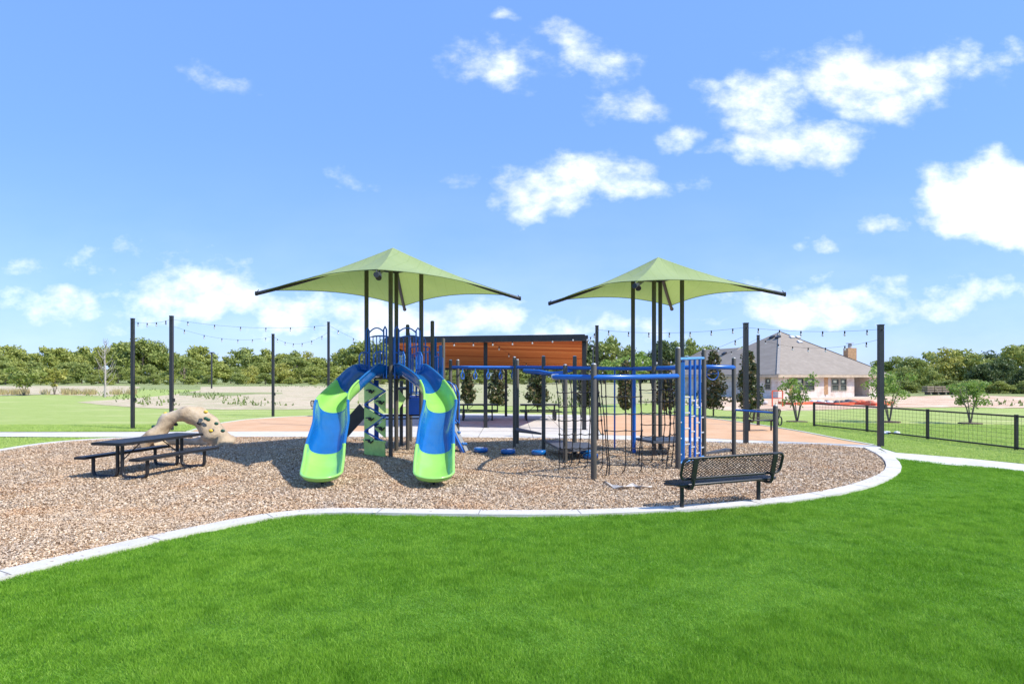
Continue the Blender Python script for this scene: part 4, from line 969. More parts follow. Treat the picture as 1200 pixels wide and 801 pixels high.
# ------------------------------------------------------------ rock arch climber
def arch():
    rk = M_('beige_moulded_rock'); co = rk.coord()
    c = rk.ramp(rk.noise(2.6, 5, .6, co), [(.3, (.36, .26, .16)), (.55, (.50, .385, .25)), (.75, (.64, .53, .39))]); rk.color(c); rk.b.inputs['Roughness'].default_value = .7; rk.bump(rk.noise(6, 5, .6, co), .6, .06); rk = rk.m
    D = 18.3; base = PZ(222, D, 0); root = thing('rock_arch_climber', base, 'beige moulded rock arch climber with yellow and dark green grips behind the picnic table', 'climbing rock')
    pth_ = [(176, 519, .17, .15), (186, 511, .16, .1), (192, 502, .15, .0), (199, 493, .15, 0), (208, 487.5, .15, .02), (219, 486, .16, .05), (230, 489, .2, .0), (238, 496, .27, 0), (244, 506, .33, 0), (248, 515, .38, 0), (251, 525, .45, .05)]
    pts = [PZ(px, D, HC - (py - HZ) / FP * D) + Vector((0, (i - 5) * .10, 0)) for i, (px, py, r, _) in enumerate(pth_)]
    # smooth
    P2, R2 = [], []
    for i in range(len(pts) - 1):
        for k in range(4):
            t = k / 4; p0 = pts[max(i - 1, 0)]; p1 = pts[i]; p2 = pts[i + 1]; p3 = pts[min(i + 2, len(pts) - 1)]
            P2.append(.5 * ((2 * p1) + (p2 - p0) * t + (2 * p0 - 5 * p1 + 4 * p2 - p3) * t * t + (3 * p1 - p0 - 3 * p2 + p3) * t ** 3)); R2.append(pth_[i][2] * (1 - t) + pth_[i + 1][2] * t + .035)
    P2.append(pts[-1]); R2.append(pth_[-1][2]); m = MB(); m.tube(P2, R2, 22)
    r = np.random.default_rng(2); from mathutils import noise as mn
    nv = []
    for v_ in m.v:
        v_ = Vector(v_); n_ = mn.noise_vector(v_ * 2.2) * .13 + mn.noise_vector(v_ * 6) * .035; nv.append(tuple(v_ + n_))
    m.v = nv; m.build('rock_body', rk, root)
    m = MB(); q = [PZ(176, D - .35, .06), PZ(200, D + .3, .1), PZ(225, D + .5, .06), PZ(250, D + .2, .1)]; m.tube(q, [.2, .13, .12, .25], 12); m.v = [tuple(Vector(v_) + mn.noise_vector(Vector(v_) * 4) * .06) for v_ in m.v]; m.build('rock_foot', rk, root)
    yel = simple('yellow_grip', (.75, .5, .04), .5); dkg = simple('dark_green_grip', (.02, .09, .05), .5)
    for (px, py, mt) in ((194, 484.5, yel), (241, 482.5, yel), (247, 504, yel), (215, 479.5, black), (221, 480.5, black), (241, 490, dkg), (244, 491.5, dkg), (253.5, 496, dkg), (261, 504.5, dkg), (180, 499.5, dkg), (206, 497, black), (233, 495.5, black)):
        m = MB(); p = PZ(px, D - .25 if mt is yel and px == 247 else D - .12, HC - (py - HZ) / FP * (D - .12)); m.ball(p, .065, 8, 5, sc_=(1.1, .8, .8)); m.build('grip', mt, root)
arch()

# ------------------------------------------------------------ shade canopies
def canopy(root, k, nC, lC, rC, fC, apex, name='shade_canopy'):
    # corners at height hc + k
    z = HC + k
    cs = [PZ(px, FP * k / (HZ - py), z) for px, py in (nC, lC, fC, rC)]
    cen = (cs[0] + cs[1] + cs[2] + cs[3]) / 4; cs = [c_ + (Vector((cen.x, cen.y, c_.z)) - c_).normalized() * .17 for c_ in cs]; ap = Vector((cen.x, cen.y, HC + (HZ - apex[1]) / FP * cen.y))
    m = MB(); N = 14
    for i in range(4):
        A, B = cs[i], cs[(i + 1) % 4]; base = len(m.v); vs = []; idx = {}
        def rad(t):  # edge curve point
            e = A.lerp(B, t); s_ = 4 * t * (1 - t); return e + (cen - e) * (.07 * s_) + Vector((0, 0, .16 * s_))
        for a in range(N + 1):          # a = 0 apex, N edge
            r_ = a / N
            for b in range(N + 1):
                t = b / N; e = rad(t); p = ap.lerp(e, r_)
                hip = min(t, 1 - t) * 2; sag = 4 * r_ * (1 - r_) * hip * .14
                # catenary of hips
                p.z -= sag + .13 * 4 * r_ * (1 - r_) * .5
                vs.append(p)
        fs = [(a * (N + 1) + b, (a + 1) * (N + 1) + b, (a + 1) * (N + 1) + b + 1, a * (N + 1) + b + 1) for a in range(N) for b in range(N)]
        m.add(vs, fs, 0, True)
    cf = m.build(name, canopym, root)
    # hem cable + rafters
    hm = MB()
    for i in range(4):
        A, B = cs[i], cs[(i + 1) % 4]; L = []
        for b in range(17):
            t = b / 16; e = A.lerp(B, t); s_ = 4 * t * (1 - t); L.append(e + (cen - e) * (.07 * s_) + Vector((0, 0, .16 * s_ - .01)))
        hm.tube(L, .009, 5)
    hm.build('hem_cable', simple('hem_webbing', (.14, .19, .07), .8), cf)
    for c_ in cs:
        out = (c_ - cen); out.z = 0; out.normalize(); nr_ = c_ is cs[0]; e = c_ + out * (.16 if nr_ else .20) + Vector((0, 0, -.15 if nr_ else -.085)); s0 = Vector((cen.x, cen.y, ap.z - (.15 if nr_ else .10))); rm_ = MB()
        pts = []
        for q in range(9):
            t = q / 8; p = s0.lerp(e, t); p.z -= .13 * 4 * t * (1 - t) * .5; pts.append(p)
        rm_.tube(pts, .05, 8); rm_.tube([e, e + out * .05], .06, 8); 
        rm_.tube([e + Vector((0, 0, .04)), e + Vector((0, 0, .10)) - out * .03], .012, 5); rm_.build('rafter', poleM, root)
    return cs, cen, ap

# ------------------------------------------------------------ left slide tower
def slide_tower():
    Pb = G(457.8, 535.6); Pa = G(429.5, 532); Pc = G(464.5, 529); Pg = Pb + Pc - Pa; Pg = Vector((-2.47, 16.27, 0))
    root = thing('slide_tower', Pb, 'blue and green playground tower with two twisting slides under the left shade canopy', 'playground tower')
    cs, cen, ap = canopy(root, 2.3, (441, 313.5), (303, 340), (607, 346), (474, 359), (460, 290))
    def post(p, z1, r=.055, mat=postm):
        m = MB(); m.post((p.x, p.y, -.05), (p.x, p.y, z1), r, 16); return m.build('post', mat, root)
    def canz(p):   # underside of the canopy at p
        q = max(abs(p.x - cen.x) + abs(p.y - cen.y), .01); return ap.z - .48
    for p in (Pa, Pb, Pc, Pg): post(p, canz(p), .058)
    # frame below the canopy tying the four posts
    m = MB(); zz = canz(Pa) - .05
    for p, q in ((Pa, Pb), (Pb, Pg), (Pg, Pc), (Pc, Pa)): m.tube([(p.x, p.y, zz), (q.x, q.y, zz)], .035, 8)
    m.build('canopy_frame', poleM, root)
    Pd, Pe, Pf, Ph, Pi = G(469.3, 522.4), G(477.7, 527.7), G(481.3, 517.6), PZ(506.7, 17.1, 0), PZ(519.5, 18.3, 0)
    Pd = Pc + Vector((-.12, 1.4, 0))
    post(Pd, 2.0); post(Pe, 3.62); post(Pf, 2.0); post(Ph, 3.72); post(Pi, 3.3)
    dz, dz2 = 2.12, 1.52
    m = MB(); m.prism([tuple(Pa), tuple(Pb), tuple(Pg), tuple(Pc)], dz - .07, dz); m.build('deck', deckm, root)
    m = MB(); m.prism([tuple(Pe), tuple(Ph), tuple(Pi), tuple(Pf)], dz2 - .12, dz2); m.build('deck', blue_dk, root)
    m = MB(); m.prism([(Pc.x, Pc.y), (Pe.x, Pe.y), (Pf.x, Pf.y), (Pd.x, Pd.y)], 1.74, 1.81); m.build('deck', deckm, root)
    # dark box panels under decks (blue play panels)
    m = MB(); q0, q1 = Pe, Ph; m.bar((q0.x, q0.y - .02, 1.25), (q1.x, q1.y - .02, 1.25), .03, .42); m.build('play_panel', blue_dk, root)
    # tall entrance arches on the two front edges + railings
    def rail_frame(p, q, z0, z1, nb, arch=0.0, inset=.09, r=.017, name='guard_rail', mat=blue):
        p = Vector((p.x, p.y, 0)); q = Vector((q.x, q.y, 0)); d = (q - p).normalized(); a = p + d * inset; b = q - d * inset; m = MB()
        top = []
        for k in range(9):
            t = k / 8; top.append(a.lerp(b, t) + Vector((0, 0, z1 + arch * 4 * t * (1 - t))))
        m.tube([a + Vector((0, 0, z0))] + top + [b + Vector((0, 0, z0))], r * 1.3, 8)
        if nb:
            m.tube([a + Vector((0, 0, z0 + .03)), b + Vector((0, 0, z0 + .03))], r, 8)
            for k in range(1, nb + 1):
                t = k / (nb + 1); c = a.lerp(b, t); m.tube([c + Vector((0, 0, z0 + .03)), c + Vector((0, 0, z1 + arch * 4 * t * (1 - t)))], r * .8, 6)
        return m.build(name, mat, root)
    # front edges: outer stanchions, arch hoop high, side panels
    for p, q in ((Pa, Pb), (Pb, Pg)):
        d = (q - p).normalized(); nrm = Vector((d.y, -d.x, 0))
        if nrm.y > 0: nrm = -nrm
        o = nrm * .07
        for e, f in ((p, q), (q, p)):
            dd = (f - e).normalized(); a = e + dd * .085 + o; b = e + dd * .2 + o
            m = MB(); m.tube([a + Vector((0, 0, dz - .05)), a + Vector((0, 0, 3.36)), (a + b) / 2 + Vector((0, 0, 3.44)), b + Vector((0, 0, 3.36)), b + Vector((0, 0, dz - .05))], .021, 8)
            m.tube([a + Vector((0, 0, 2.75)), b + Vector((0, 0, 2.75))], .015, 6); m.build('entrance_stanchion', blue, root)
            # low loop panel reaching out beside the slide mouth
            m = MB(); c = e + dd * .2 + o; c2 = c + nrm * .26
            m.tube([c + Vector((0, 0, 2.3)), c2 + Vector((0, 0, 2.32)), c2 + nrm * .06 + Vector((0, 0, 2.42)), c2 + nrm * .06 + Vector((0, 0, 2.66)), c2 + Vector((0, 0, 2.76)), c + Vector((0, 0, 2.78))], .018, 8)
            m.tube([c + nrm * .1 + Vector((0, 0, 2.31)), c + nrm * .1 + Vector((0, 0, 2.77))], .012, 6); m.tube([c + nrm * .19 + Vector((0, 0, 2.31)), c + nrm * .19 + Vector((0, 0, 2.77))], .012, 6); m.build('side_loop', blue, root)
        a = p + d * .2 + o; b = q - d * .2 + o
        m = MB(); L = [a + Vector((0, 0, 3.26))]
        for k in range(9): t = k / 8; L.append(a.lerp(b, t) + Vector((0, 0, 3.3 + .12 * 4 * t * (1 - t))))
        L.append(b + Vector((0, 0, 3.26))); m.tube(L, .019, 8); m.build('entrance_arch', blue, root)
    rail_frame(Pc, Pa, dz + .05, 3.2, 6, .05); rail_frame(Pg, Pc, dz + .05, 3.2, 3, .05)
    # second tower guard rails
    rail_frame(Pe, Ph, dz2 + .08, 2.95, 5, .05); rail_frame(Ph, Pi, dz2 + .08, 2.7, 4, .0); rail_frame(Pf, Pe, dz2 + .08, 3.1, 4, .35)
    rail_frame(Pi, Pf, dz2 + .08, 2.85, 7, .05)
    rail_frame(PZ(484, 17.8, 0), PZ(502, 17.8, 0), dz2, 3.2, 2, .12)
    # blue vertical board panels right of the second tower
    m = MB(); p = PZ(510, 17.5, 0); q = PZ(516.5, 17.7, 0)
    m.bar((p.x, p.y, 2.0), (p.x, p.y, 3.25), .09, .03, (0, 1, 0)); m.bar((q.x, q.y, 1.6), (q.x, q.y, 3.05), .10, .03, (0, 1, 0)); m.build('side_board', blue_pl, root)
    # hoop handrails leading to the rock ramp
    def hoop(D, x0, x1, zt, zb, name='handrail'):
        a = PZ(x0, D, 0); b = PZ(x1, D, 0); m = MB()
        m.tube([a + Vector((0, 0, zt - .02)), a.lerp(b, .35) + Vector((0, 0, zt)), a.lerp(b, .7) + Vector((0, 0, zt - .08)), b + Vector((0, 0, zt - .32)), b + Vector((0, 0, zb))], .021, 8)
        m.tube([a.lerp(b, .4) + Vector((0, 0, zt - .02)), a.lerp(b, .4) + Vector((0, 0, zb + .25))], .018, 6); m.tube([a.lerp(b, .4) + Vector((0, 0, zb + .25)), b + Vector((0, 0, zb))], .018, 6)
        m.build(name, blue, root)
    hoop(16.9, 521, 534, 1.98, .9); hoop(17.6, 524, 538, 1.95, .75)
    # climbing ramp with holds
    top = PZ(520.5, 17.5, 1.15); bot = PZ(545, 16.75, .0); w = Vector((.06, .5, 0)).normalized() * .22
    m = MB(); m.add([top - w, top + w, bot + w, bot - w] + [x + Vector((.05, -.02, .045)) for x in (top - w, top + w, bot + w, bot - w)], [(0, 1, 2, 3), (7, 6, 5, 4), (0, 4, 5, 1), (1, 5, 6, 2), (2, 6, 7, 3), (3, 7, 4, 0)])
    ro = m.build('climbing_ramp', simple('grey_ramp_board', (.28, .28, .27), .7), root)
    m = MB()
    for s in (-1, 1): m.bar(top + w * s * 1.12, bot + w * s * 1.12, .05, .11)
    m.build('ramp_edge', blue, ro)
    for t, s in ((.35, -.5), (.38, .6), (.6, .1), (.85, -.55), (.87, .55)):
        m = MB(); p = top.lerp(bot, t) + w * s + Vector((.06, -.03, .07)); m.ball(p, .065, 8, 5, sc_=(1, 1, .7)); m.build('hold', blue_pl, ro)
    # black slanting board at the back left
    m = MB(); a = PZ(405, 18.6, .42); b = PZ(429, 18.4, 1.15); m.bar(a + Vector((0, 0, -.0)), b, .5, .03, (0, 0, 1)); m.bar(a + Vector((0, -.26, 0)), b + Vector((0, -.26, 0)), .03, .42); m.bar((a.x, a.y, 0), (a.x, a.y, .42), .06, .06, (0, 1, 0)); m.build('back_ramp', black, root)
    m = MB(); a = Vector((Pa.x - .02, Pa.y + .9, 1.0)); m.tube([a, a + Vector((1.3, .3, 0))], .03, 8); m.tube([a + Vector((0, 0, -.1)), a + Vector((1.3, .3, -.1))], .02, 8); m.build('cross_bar', poleM, root)
    # zigzag climber between the two front left posts
    p, q = Pa.copy(), Pb.copy(); d = (q - p).normalized(); a = p + d * .075; b = q - d * .075; nrm = Vector((d.y, -d.x, 0)); nrm = nrm if nrm.y < 0 else -nrm
    def pf(t, z, off=0.0): v_ = a.lerp(b, t) + nrm * off; return Vector((v_.x, v_.y, z))
    zz = [2.02, 1.62, 1.23, .85, .46]
    tris = [((0, 2.02), (0, 1.42), (1, 1.76)), ((1, 1.70), (1, 1.18), (.45, 1.46)), ((0, 1.30), (0, .68), (.95, 1.0)), ((1, 1.02), (1, .52), (.5, .74)), ((0, .62), (0, .28), (.9, .30))]
    for i, tr in enumerate(tris):
        m = MB(); P3 = [pf(t, z, .10) for t, z in tr]; P4 = [pf(t, z, .135) for t, z in tr]
        m.add(P3 + P4, [(0, 1, 2), (5, 4, 3), (0, 3, 4, 1), (1, 4, 5, 2), (2, 5, 3, 0)]); co_ = m.build('climber_panel', panel_gr, root)
        c_ = (P4[0] + P4[1] + P4[2]) / 3; h = MB()
        h.tube([c_ + d * -.16 + Vector((0, 0, .02)) + nrm * .03, c_ + nrm * .05 + Vector((0, 0, .03)), c_ + d * .08 + nrm * .05 + Vector((0, 0, -.05)), c_ + d * .17 + Vector((0, 0, .03)) + nrm * .03], .02, 6); h.ball(c_ + nrm * .03, .05, 8, 5); h.build('foothold', black, co_)
    m = MB(); L = [(0, 2.06), (1, 1.74), (0, 1.36), (1, 1.08), (0, .64), (1, .40)]
    for (t0, z0), (t1, z1) in zip(L[:-1], L[1:]): m.tube([pf(t0, z0, .12), pf(t1, z1, .12)], .024, 8)
    m.build('zigzag_rail', blue, root)
    m = MB(); L = [pf(.45, 2.0, .0), pf(.45, .45, .0)]; m.bar(pf(.38, 2.03, -.02), pf(.38, .4, -.02), .12, .02, (0, 1, 0)); m.build('climber_spine', blue_dk, root)
    m = MB(); A, B = pf(0, .02, .10), pf(1, .02, .10); A2, B2 = pf(0, .40, .13), pf(1, .40, .13); th_ = nrm * .03
    m.add([A, B, B2, A2, A + th_, B + th_, B2 + th_, A2 + th_], [(3, 2, 1, 0), (4, 5, 6, 7), (0, 1, 5, 4), (1, 2, 6, 5), (2, 3, 7, 6), (3, 0, 4, 7)]); m.tube([pf(-.03, .41, .14), pf(1.03, .41, .14)], .028, 8); m.build('base_panel', panel_gr, root)
    # right-hand climber panel under the deck, seen beyond
    m = MB(); p5, p6 = Pc, Pe; m.add([(p5.x + .06, p5.y, 1.75), (p5.x + .06, p5.y + .03, 1.2), (p6.x - .05, p6.y, 1.5)], [(0, 1, 2)]); m.add([(p5.x + .06, p5.y + .03, 1.75), (p5.x + .06, p5.y + .06, 1.2), (p6.x - .05, p6.y + .03, 1.5)], [(2, 1, 0)]); m.build('climber_panel', panel_gr, root)
    # slides: swept open trough in two colours
    def slide(path, label=None):
        # path: list of (pos, halfwidth, wallheight, colour)
        pts = [Vector(p[0]) for p in path]; n = len(pts); SUB = 10; PP = []; WW = []; HH = []; CC = []; TT = []
        for i in range(n - 1):
            for k in range(SUB):
                t = k / SUB; p0 = pts[max(i - 1, 0)]; p1 = pts[i]; p2 = pts[i + 1]; p3 = pts[min(i + 2, n - 1)]
                PP.append(.5 * ((2 * p1) + (p2 - p0) * t + (2 * p0 - 5 * p1 + 4 * p2 - p3) * t * t + (3 * p1 - p0 - 3 * p2 + p3) * t ** 3))
                s_ = t * t * (3 - 2 * t); WW.append(path[i][1] * (1 - s_) + path[i + 1][1] * s_); HH.append(path[i][2] * (1 - s_) + path[i + 1][2] * s_)
                CC.append(path[i][3])
        PP.append(pts[-1]); WW.append(path[-1][1]); HH.append(path[-1][2]); CC.append(path[-1][3])
        m = MB(); K = 18; ring = []; N = len(PP)
        prof = []
        def section(w, h, out):
            # from left rim over the trough to right rim; out offsets outward for the underside
            L = []
            for k in range(K + 1):
                a = math.pi * k / K; x = -math.cos(a) * (w + out); s_ = math.sin(a) ** .6
                L.append((x, (h + .0) * (1 - s_) - out * s_ + (0 if out == 0 else 0)))
            return L
        rows = []
        for i in range(N):
            T = PP[min(i + 1, N - 1)] - PP[max(i - 1, 0)]; hT = Vector((T.x, T.y, 0)).normalized(); side = Vector((hT.y, -hT.x, 0))
            upv = side.cross(T.normalized()); upv = upv if upv.z > 0 else -upv
            w, h = WW[i], HH[i]
            if i > N - 8: upv = upv.lerp(Vector((0, 0, 1)), (i - (N - 8)) / 7).normalized()
            inn = section(w, h, 0); outr = section(w, h, .035)
            row = [PP[i] + side * x + upv * y for x, y in inn]
            # rolled rim
            rowo = [PP[i] + side * x + upv * y for x, y in outr][::-1]
            rimR = [PP[i] + side * (w + .035) + upv * (h + .02), PP[i] + side * (w + .07) + upv * (h + .005), PP[i] + side * (w + .07) + upv * (h - .03)]
            rimL = [PP[i] - side * (w + .07) + upv * (h - .03), PP[i] - side * (w + .07) + upv * (h + .005), PP[i] - side * (w + .035) + upv * (h + .02)]
            rows.append(row + rimR + rowo + rimL)
        M2 = len(rows[0]); vs = [v_ for r_ in rows for v_ in r_]; o = len(m.v); m.v += [tuple(v_) for v_ in vs]
        for i in range(N - 1):
            for k in range(M2):
                k2 = (k + 1) % M2; m.f.append((o + i * M2 + k, o + i * M2 + k2, o + (i + 1) * M2 + k2, o + (i + 1) * M2 + k)); m.mi.append(CC[i]); m.sm.append(True)
        for i in range(1, N):      # raised joint flange between moulded sections
            if CC[i] != CC[i - 1]: m.tube([Vector(q_) + Vector((0, 0, .002)) for q_ in rows[i][:K + 1]], .008, 5, mi=CC[i])
        # rounded toe: the half section turned about the end point
        T = PP[-1] - PP[-4]; hT = Vector((T.x, T.y, 0)).normalized(); side = Vector((hT.y, -hT.x, 0)); Zv = Vector((0, 0, 1)); w = WW[-1]; h = HH[-1]; prev = None; H2 = K // 2
        for q in range(13):
            th = math.pi * q / 12; dr = side * math.cos(th) + hT * math.sin(th); hh = h * (1 - .42 * math.sin(th)); inn = section(w, hh, 0); outr = section(w, hh, .035)
            row = [PP[-1] + dr * x + Zv * y for x, y in inn[H2:]] + [PP[-1] + dr * (w + .035) + Zv * (hh + .02), PP[-1] + dr * (w + .07) + Zv * (hh + .005), PP[-1] + dr * (w + .07) + Zv * (hh - .03)] + [PP[-1] + dr * x + Zv * y for x, y in outr[H2:][::-1]]
            ids = list(range(len(m.v), len(m.v) + len(row))); m.v += [tuple(v_) for v_ in row]
            if prev:
                for k in range(len(row) - 1): m.f.append((prev[k], prev[k + 1], ids[k + 1], ids[k])); m.mi.append(CC[-1]); m.sm.append(True)
            prev = ids
        so_ = m.build('slide', [blue_pl, green_pl], root)
        md = so_.modifiers.new('sub', 'SUBSURF'); md.levels = 0; md.render_levels = 1
        m2 = MB(); e = PP[-6]; m2.tube([(e.x, e.y, -.05), (e.x, e.y, e.z - .03)], .03, 8); e = PP[int(N * .45)]; m2.tube([(e.x, e.y + .1, -.05), (e.x, e.y + .1, e.z - .03)], .035, 8); m2.build('slide_support', black, so_)
        return so_
    B_, G_ = 0, 1
    ML = (Pa + Pb) / 2; MR = (Pb + Pg) / 2
    slide([((ML.x + .06, ML.y + .08, 2.13), .34, .26, B_), ((ML.x - .22, ML.y - .26, 2.06), .35, .38, B_), ((-4.06, 15.1, 1.68), .29, .40, G_), ((-4.27, 14.3, 1.24), .34, .36, B_), ((-4.00, 13.2, .82), .33, .30, B_), ((-3.86, 12.4, .50), .34, .25, G_), ((-3.75, 11.9, .27), .34, .20, G_), ((-3.66, 11.48, .14), .335, .15, G_)])
    slide([((MR.x - .06, MR.y + .08, 2.13), .34, .26, B_), ((MR.x + .22, MR.y - .26, 2.06), .35, .38, B_), ((-2.09, 15.1, 1.68), .29, .40, G_), ((-1.73, 14.3, 1.24), .34, .36, B_), ((-1.66, 13.2, .82), .33, .30, B_), ((-1.59, 12.4, .50), .34, .25, G_), ((-1.55, 11.9, .27), .34, .20, G_), ((-1.50, 11.48, .14), .335, .15, G_)])
    # loudspeaker-like lamp at the near corner of the canopy
    c_ = cs[0] + Vector((.02, .12, -.10)); m = MB(); m.tube([c_, c_ + Vector((0, -.1, -.08))], [.05, .07], 10); m.tube([c_ + Vector((0, 0, .1)), c_], .02, 6); m.build('corner_lamp', black, root)
    return cs
csL = slide_tower()

# ------------------------------------------------------------ overhead ladder
def overhead():
    root = thing('overhead_ladder', PZ(565, 17.3, 0), 'blue overhead ladder with hanging grips between dark posts right of the slide tower', 'monkey bars')
    def post(p, z1, r=.05):
        m = MB(); m.post((p.x, p.y, -.05), (p.x, p.y, z1), r, 14); o = m.build('post', postm, root)
        m = MB(); m.ball((p.x, p.y, z1 - .01), r * .9, 10, 5, sc_=(1, 1, .55)); m.build('cap', steelcap, o)
    A = PZ(528, 17.4, 0); B = PZ(536.5, 18.4, 0); Cc = G(602.8, 524.2); Dd = G(606.4, 520.4)
    for p, t in ((A, 421.6), (B, 421.5), (Cc, 418), (Dd, 421)): post(p, HC + (HZ - t) / FP * p.y)
    for p, q in ((A, Cc), (B, Dd)):
        m = MB(); z = 2.40; m.tube([(p.x, p.y, z), (q.x, q.y, z)], .045, 10); m.build('side_beam', blue, root)
    for k in range(5):
        t = .13 + k * .205; p = A.lerp(Cc, t); q = B.lerp(Dd, t); mid = (p + q) / 2; z = 2.4
        m = MB(); m.tube([(p.x, p.y, z), (q.x, q.y, z)], .02, 8)
        m.tube([(mid.x, mid.y, z), (mid.x, mid.y, z - .12), (mid.x - .04, mid.y - .1, z - .22), (mid.x - .03, mid.y - .1, z - .34), (mid.x + .03, mid.y + .1, z - .34), (mid.x + .04, mid.y + .1, z - .22), (mid.x, mid.y, z - .12)], .02, 8); m.build('hanging_grip', blue, root)
    E = G(637, 528.6)
    m = MB(); m.prism([(Cc.x, Cc.y), (E.x - .06, E.y), (Dd.x, Dd.y + .05)], .47, .53); m.build('platform', deckm, root)
overhead()

# ------------------------------------------------------------ net climber with right canopy
def climber():
    root = thing('climbing_frame', G(696, 562), 'blue beamed climbing frame with black rope nets under the right shade canopy', 'climbing frame')
    def post(p, top, r=.055, mat=postm, cap=True, base=-.05):
        m = MB(); m.post((p.x, p.y, base), (p.x, p.y, top), r, 16); o = m.build('post', mat, root)
        if cap: m = MB(); m.ball((p.x, p.y, top - .012), r * .9, 10, 5, sc_=(1, 1, .5)); m.build('cap', steelcap, o)
        return o
    H_ = lambda p, y: HC + (HZ - y) / FP * p.y
    N1 = G(695.8, 562.5); N2 = G(794.5, 550); E = G(637, 528.6); F2 = G(662.4, 542); K = G(673.5, 532); L1 = G(825, 541); L2 = G(860, 536.5); Q = G(908.7, 541)
    post(N1, H_(N1, 426), .062); post(N2, H_(N2, 407), .062); post(E, H_(E, 417)); post(F2, H_(F2, 427)); post(K, H_(K, 417)); post(L1, H_(L1, 409)); post(L2, H_(L2, 419)); post(Q, H_(Q, 474.5), .06)
    cs, cen, ap = canopy(root, 2.26, (744, 327.5), (646, 352), (917, 341), (787, 358.5), (770, 301))
    C1, C2, C3, C4 = G(741.8, 529), G(766.4, 534), G(773.7, 527.4), Vector((4.64, 16.3, 0))
    for p in (C1, C2, C3, C4): post(p, ap.z - .48, .058, cap=False)
    m = MB(); zz = ap.z - .56
    for p, q in ((C1, C2), (C2, C4), (C4, C3), (C3, C1)): m.tube([(p.x, p.y, zz), (q.x, q.y, zz)], .035, 8)
    m.build('canopy_frame', poleM, root)
    c_ = cs[0] + Vector((.05, .12, -.10)); m = MB(); m.tube([c_, c_ + Vector((0, -.1, -.08))], [.05, .07], 10); m.build('corner_lamp', black, root)
    # beams
    def beam(pts, r, name='beam', mat=blue): m = MB(); m.tube(pts, r, 10); return m.build(name, mat, root)
    zL = 2.40
    beam([(PZ(606, 17.6, zL)), K + Vector((0, -.05, zL - .04)), C1 + Vector((0, -.08, 2.34))], .05)
    beam([C1 + Vector((0, -.08, 2.34)), C2 + Vector((0, .1, 2.34)), L1 + Vector((0, 0, 2.36)), L2 + Vector((0, 0, 2.36))], .06)
    beam([PZ(614, 15.9, 2.28), PZ(632, 15.5, 2.26), PZ(645, 15.2, 2.2), PZ(661, 14.9, 2.17)], .045, 'curved_beam')
    beam([PZ(616, 16.6, 2.26), PZ(640, 16.3, 2.2), PZ(660, 16.4, 2.24), PZ(672, 16.4, 2.3)], .045, 'curved_beam')
    beam([PZ(649, 12.8, 2.11), PZ(670, 12.5, 2.105), N1 + Vector((0, -.02, 2.10)), PZ(745, 12.8, 2.105), PZ(775, 13.2, 2.12), N2 + Vector((0, 0, 2.13))], .058)
    m = MB(); m.tube([PZ(647.5, 12.83, 2.11), PZ(654, 12.75, 2.11)], .066, 10); m.build('beam_sleeve', steelcap, root)
    beam([PZ(650, 12.85, 2.11), PZ(650, 13.8, 2.11), F2 + Vector((-.1, 0, 2.12))], .045, 'curved_beam')
    beam([C2 + Vector((-.1, -.3, 2.12)), PZ(782, 14.6, 2.12), N2 + Vector((0, .05, 2.14))], .045, 'curved_beam')
    # fire poles
    m = MB(); p = G(742, 530.5); m.tube([(p.x, p.y - .12, 0), (p.x, p.y - .12, 2.3)], .05, 10); m.build('sliding_pole', blue, root)
    m = MB(); p = G(720.3, 526.5); m.tube([(p.x, p.y, 0), (p.x, p.y, 2.32)], .025, 8); m.build('sliding_pole', blue, root)
    m = MB(); p = G(800, 549); m.bar((p.x, p.y + .1, .05), (p.x, p.y + .1, 2.45), .12, .05, (0, 1, 0)); m.build('side_board', blue_pl, root)
    # nets
    def net(name, tops, bots, nh, zs=None, r=.012, curl=0.0, tails=True, seed=1):
        """tops, bots: lists of world points of the vertical ropes; nh horizontals"""
        r0 = random.Random(seed); m = MB(); kn = MB(); cols = []
        for a, b in zip(tops, bots):
            a = Vector(a); b = Vector(b); L = []
            for i in range(nh + 1):
                t = i / nh; L.append(a.lerp(b, t) + Vector((r0.uniform(-.012, .012), r0.uniform(-.012, .012), 0)) + Vector((math.sin(t * 3.1) * curl, 0, 0)))
            cols.append(L); m.tube(L, r, 6, cap=False)
            if tails: e = L[-1]; m.tube([e, e + Vector((r0.uniform(-.05, .02), 0, -(e.z) * .5)), Vector((e.x - r0.uniform(.0, .1), e.y + r0.uniform(-.05, .05), .0))], r, 6)
            m.tube([a + Vector((0, 0, .05)), a - Vector((0, 0, .10))], .02, 6, mi=1)
        for i in range(1, nh + 1):
            for A, B in zip(cols[:-1], cols[1:]):
                mid = (A[i] + B[i]) / 2 - Vector((0, 0, .02)); m.tube([A[i], mid, B[i]], r * .9, 6, cap=False)
        for Lc in cols:
            for i in range(1, nh + 1): m.ball(Lc[i], .028, 7, 4, mi=1)
        m.build(name, [rope, black], root)
    def zat(D, y): return HC - (y - HZ) / FP * D
    net('climbing_net', [PZ(x, D, 2.06) for x, D in ((704, 12.55), (709, 12.6), (733, 12.8), (751, 13.0))], [PZ(x, D, zat(D, 544)) for x, D in ((712, 12.6), (714, 12.65), (733, 12.85), (752, 13.05))], 5, seed=2)
    net('climbing_net', [PZ(x, D, 2.08) for x, D in ((652, 13.0), (658, 13.6), (668, 14.0), (678, 14.1), (690, 13.6), (700, 13.2))], [PZ(x, D, zat(D, 541)) for x, D in ((655, 13.1), (661, 13.7), (670, 14.0), (679, 14.1), (688, 13.7), (706, 13.3))], 6, curl=.04, seed=3)
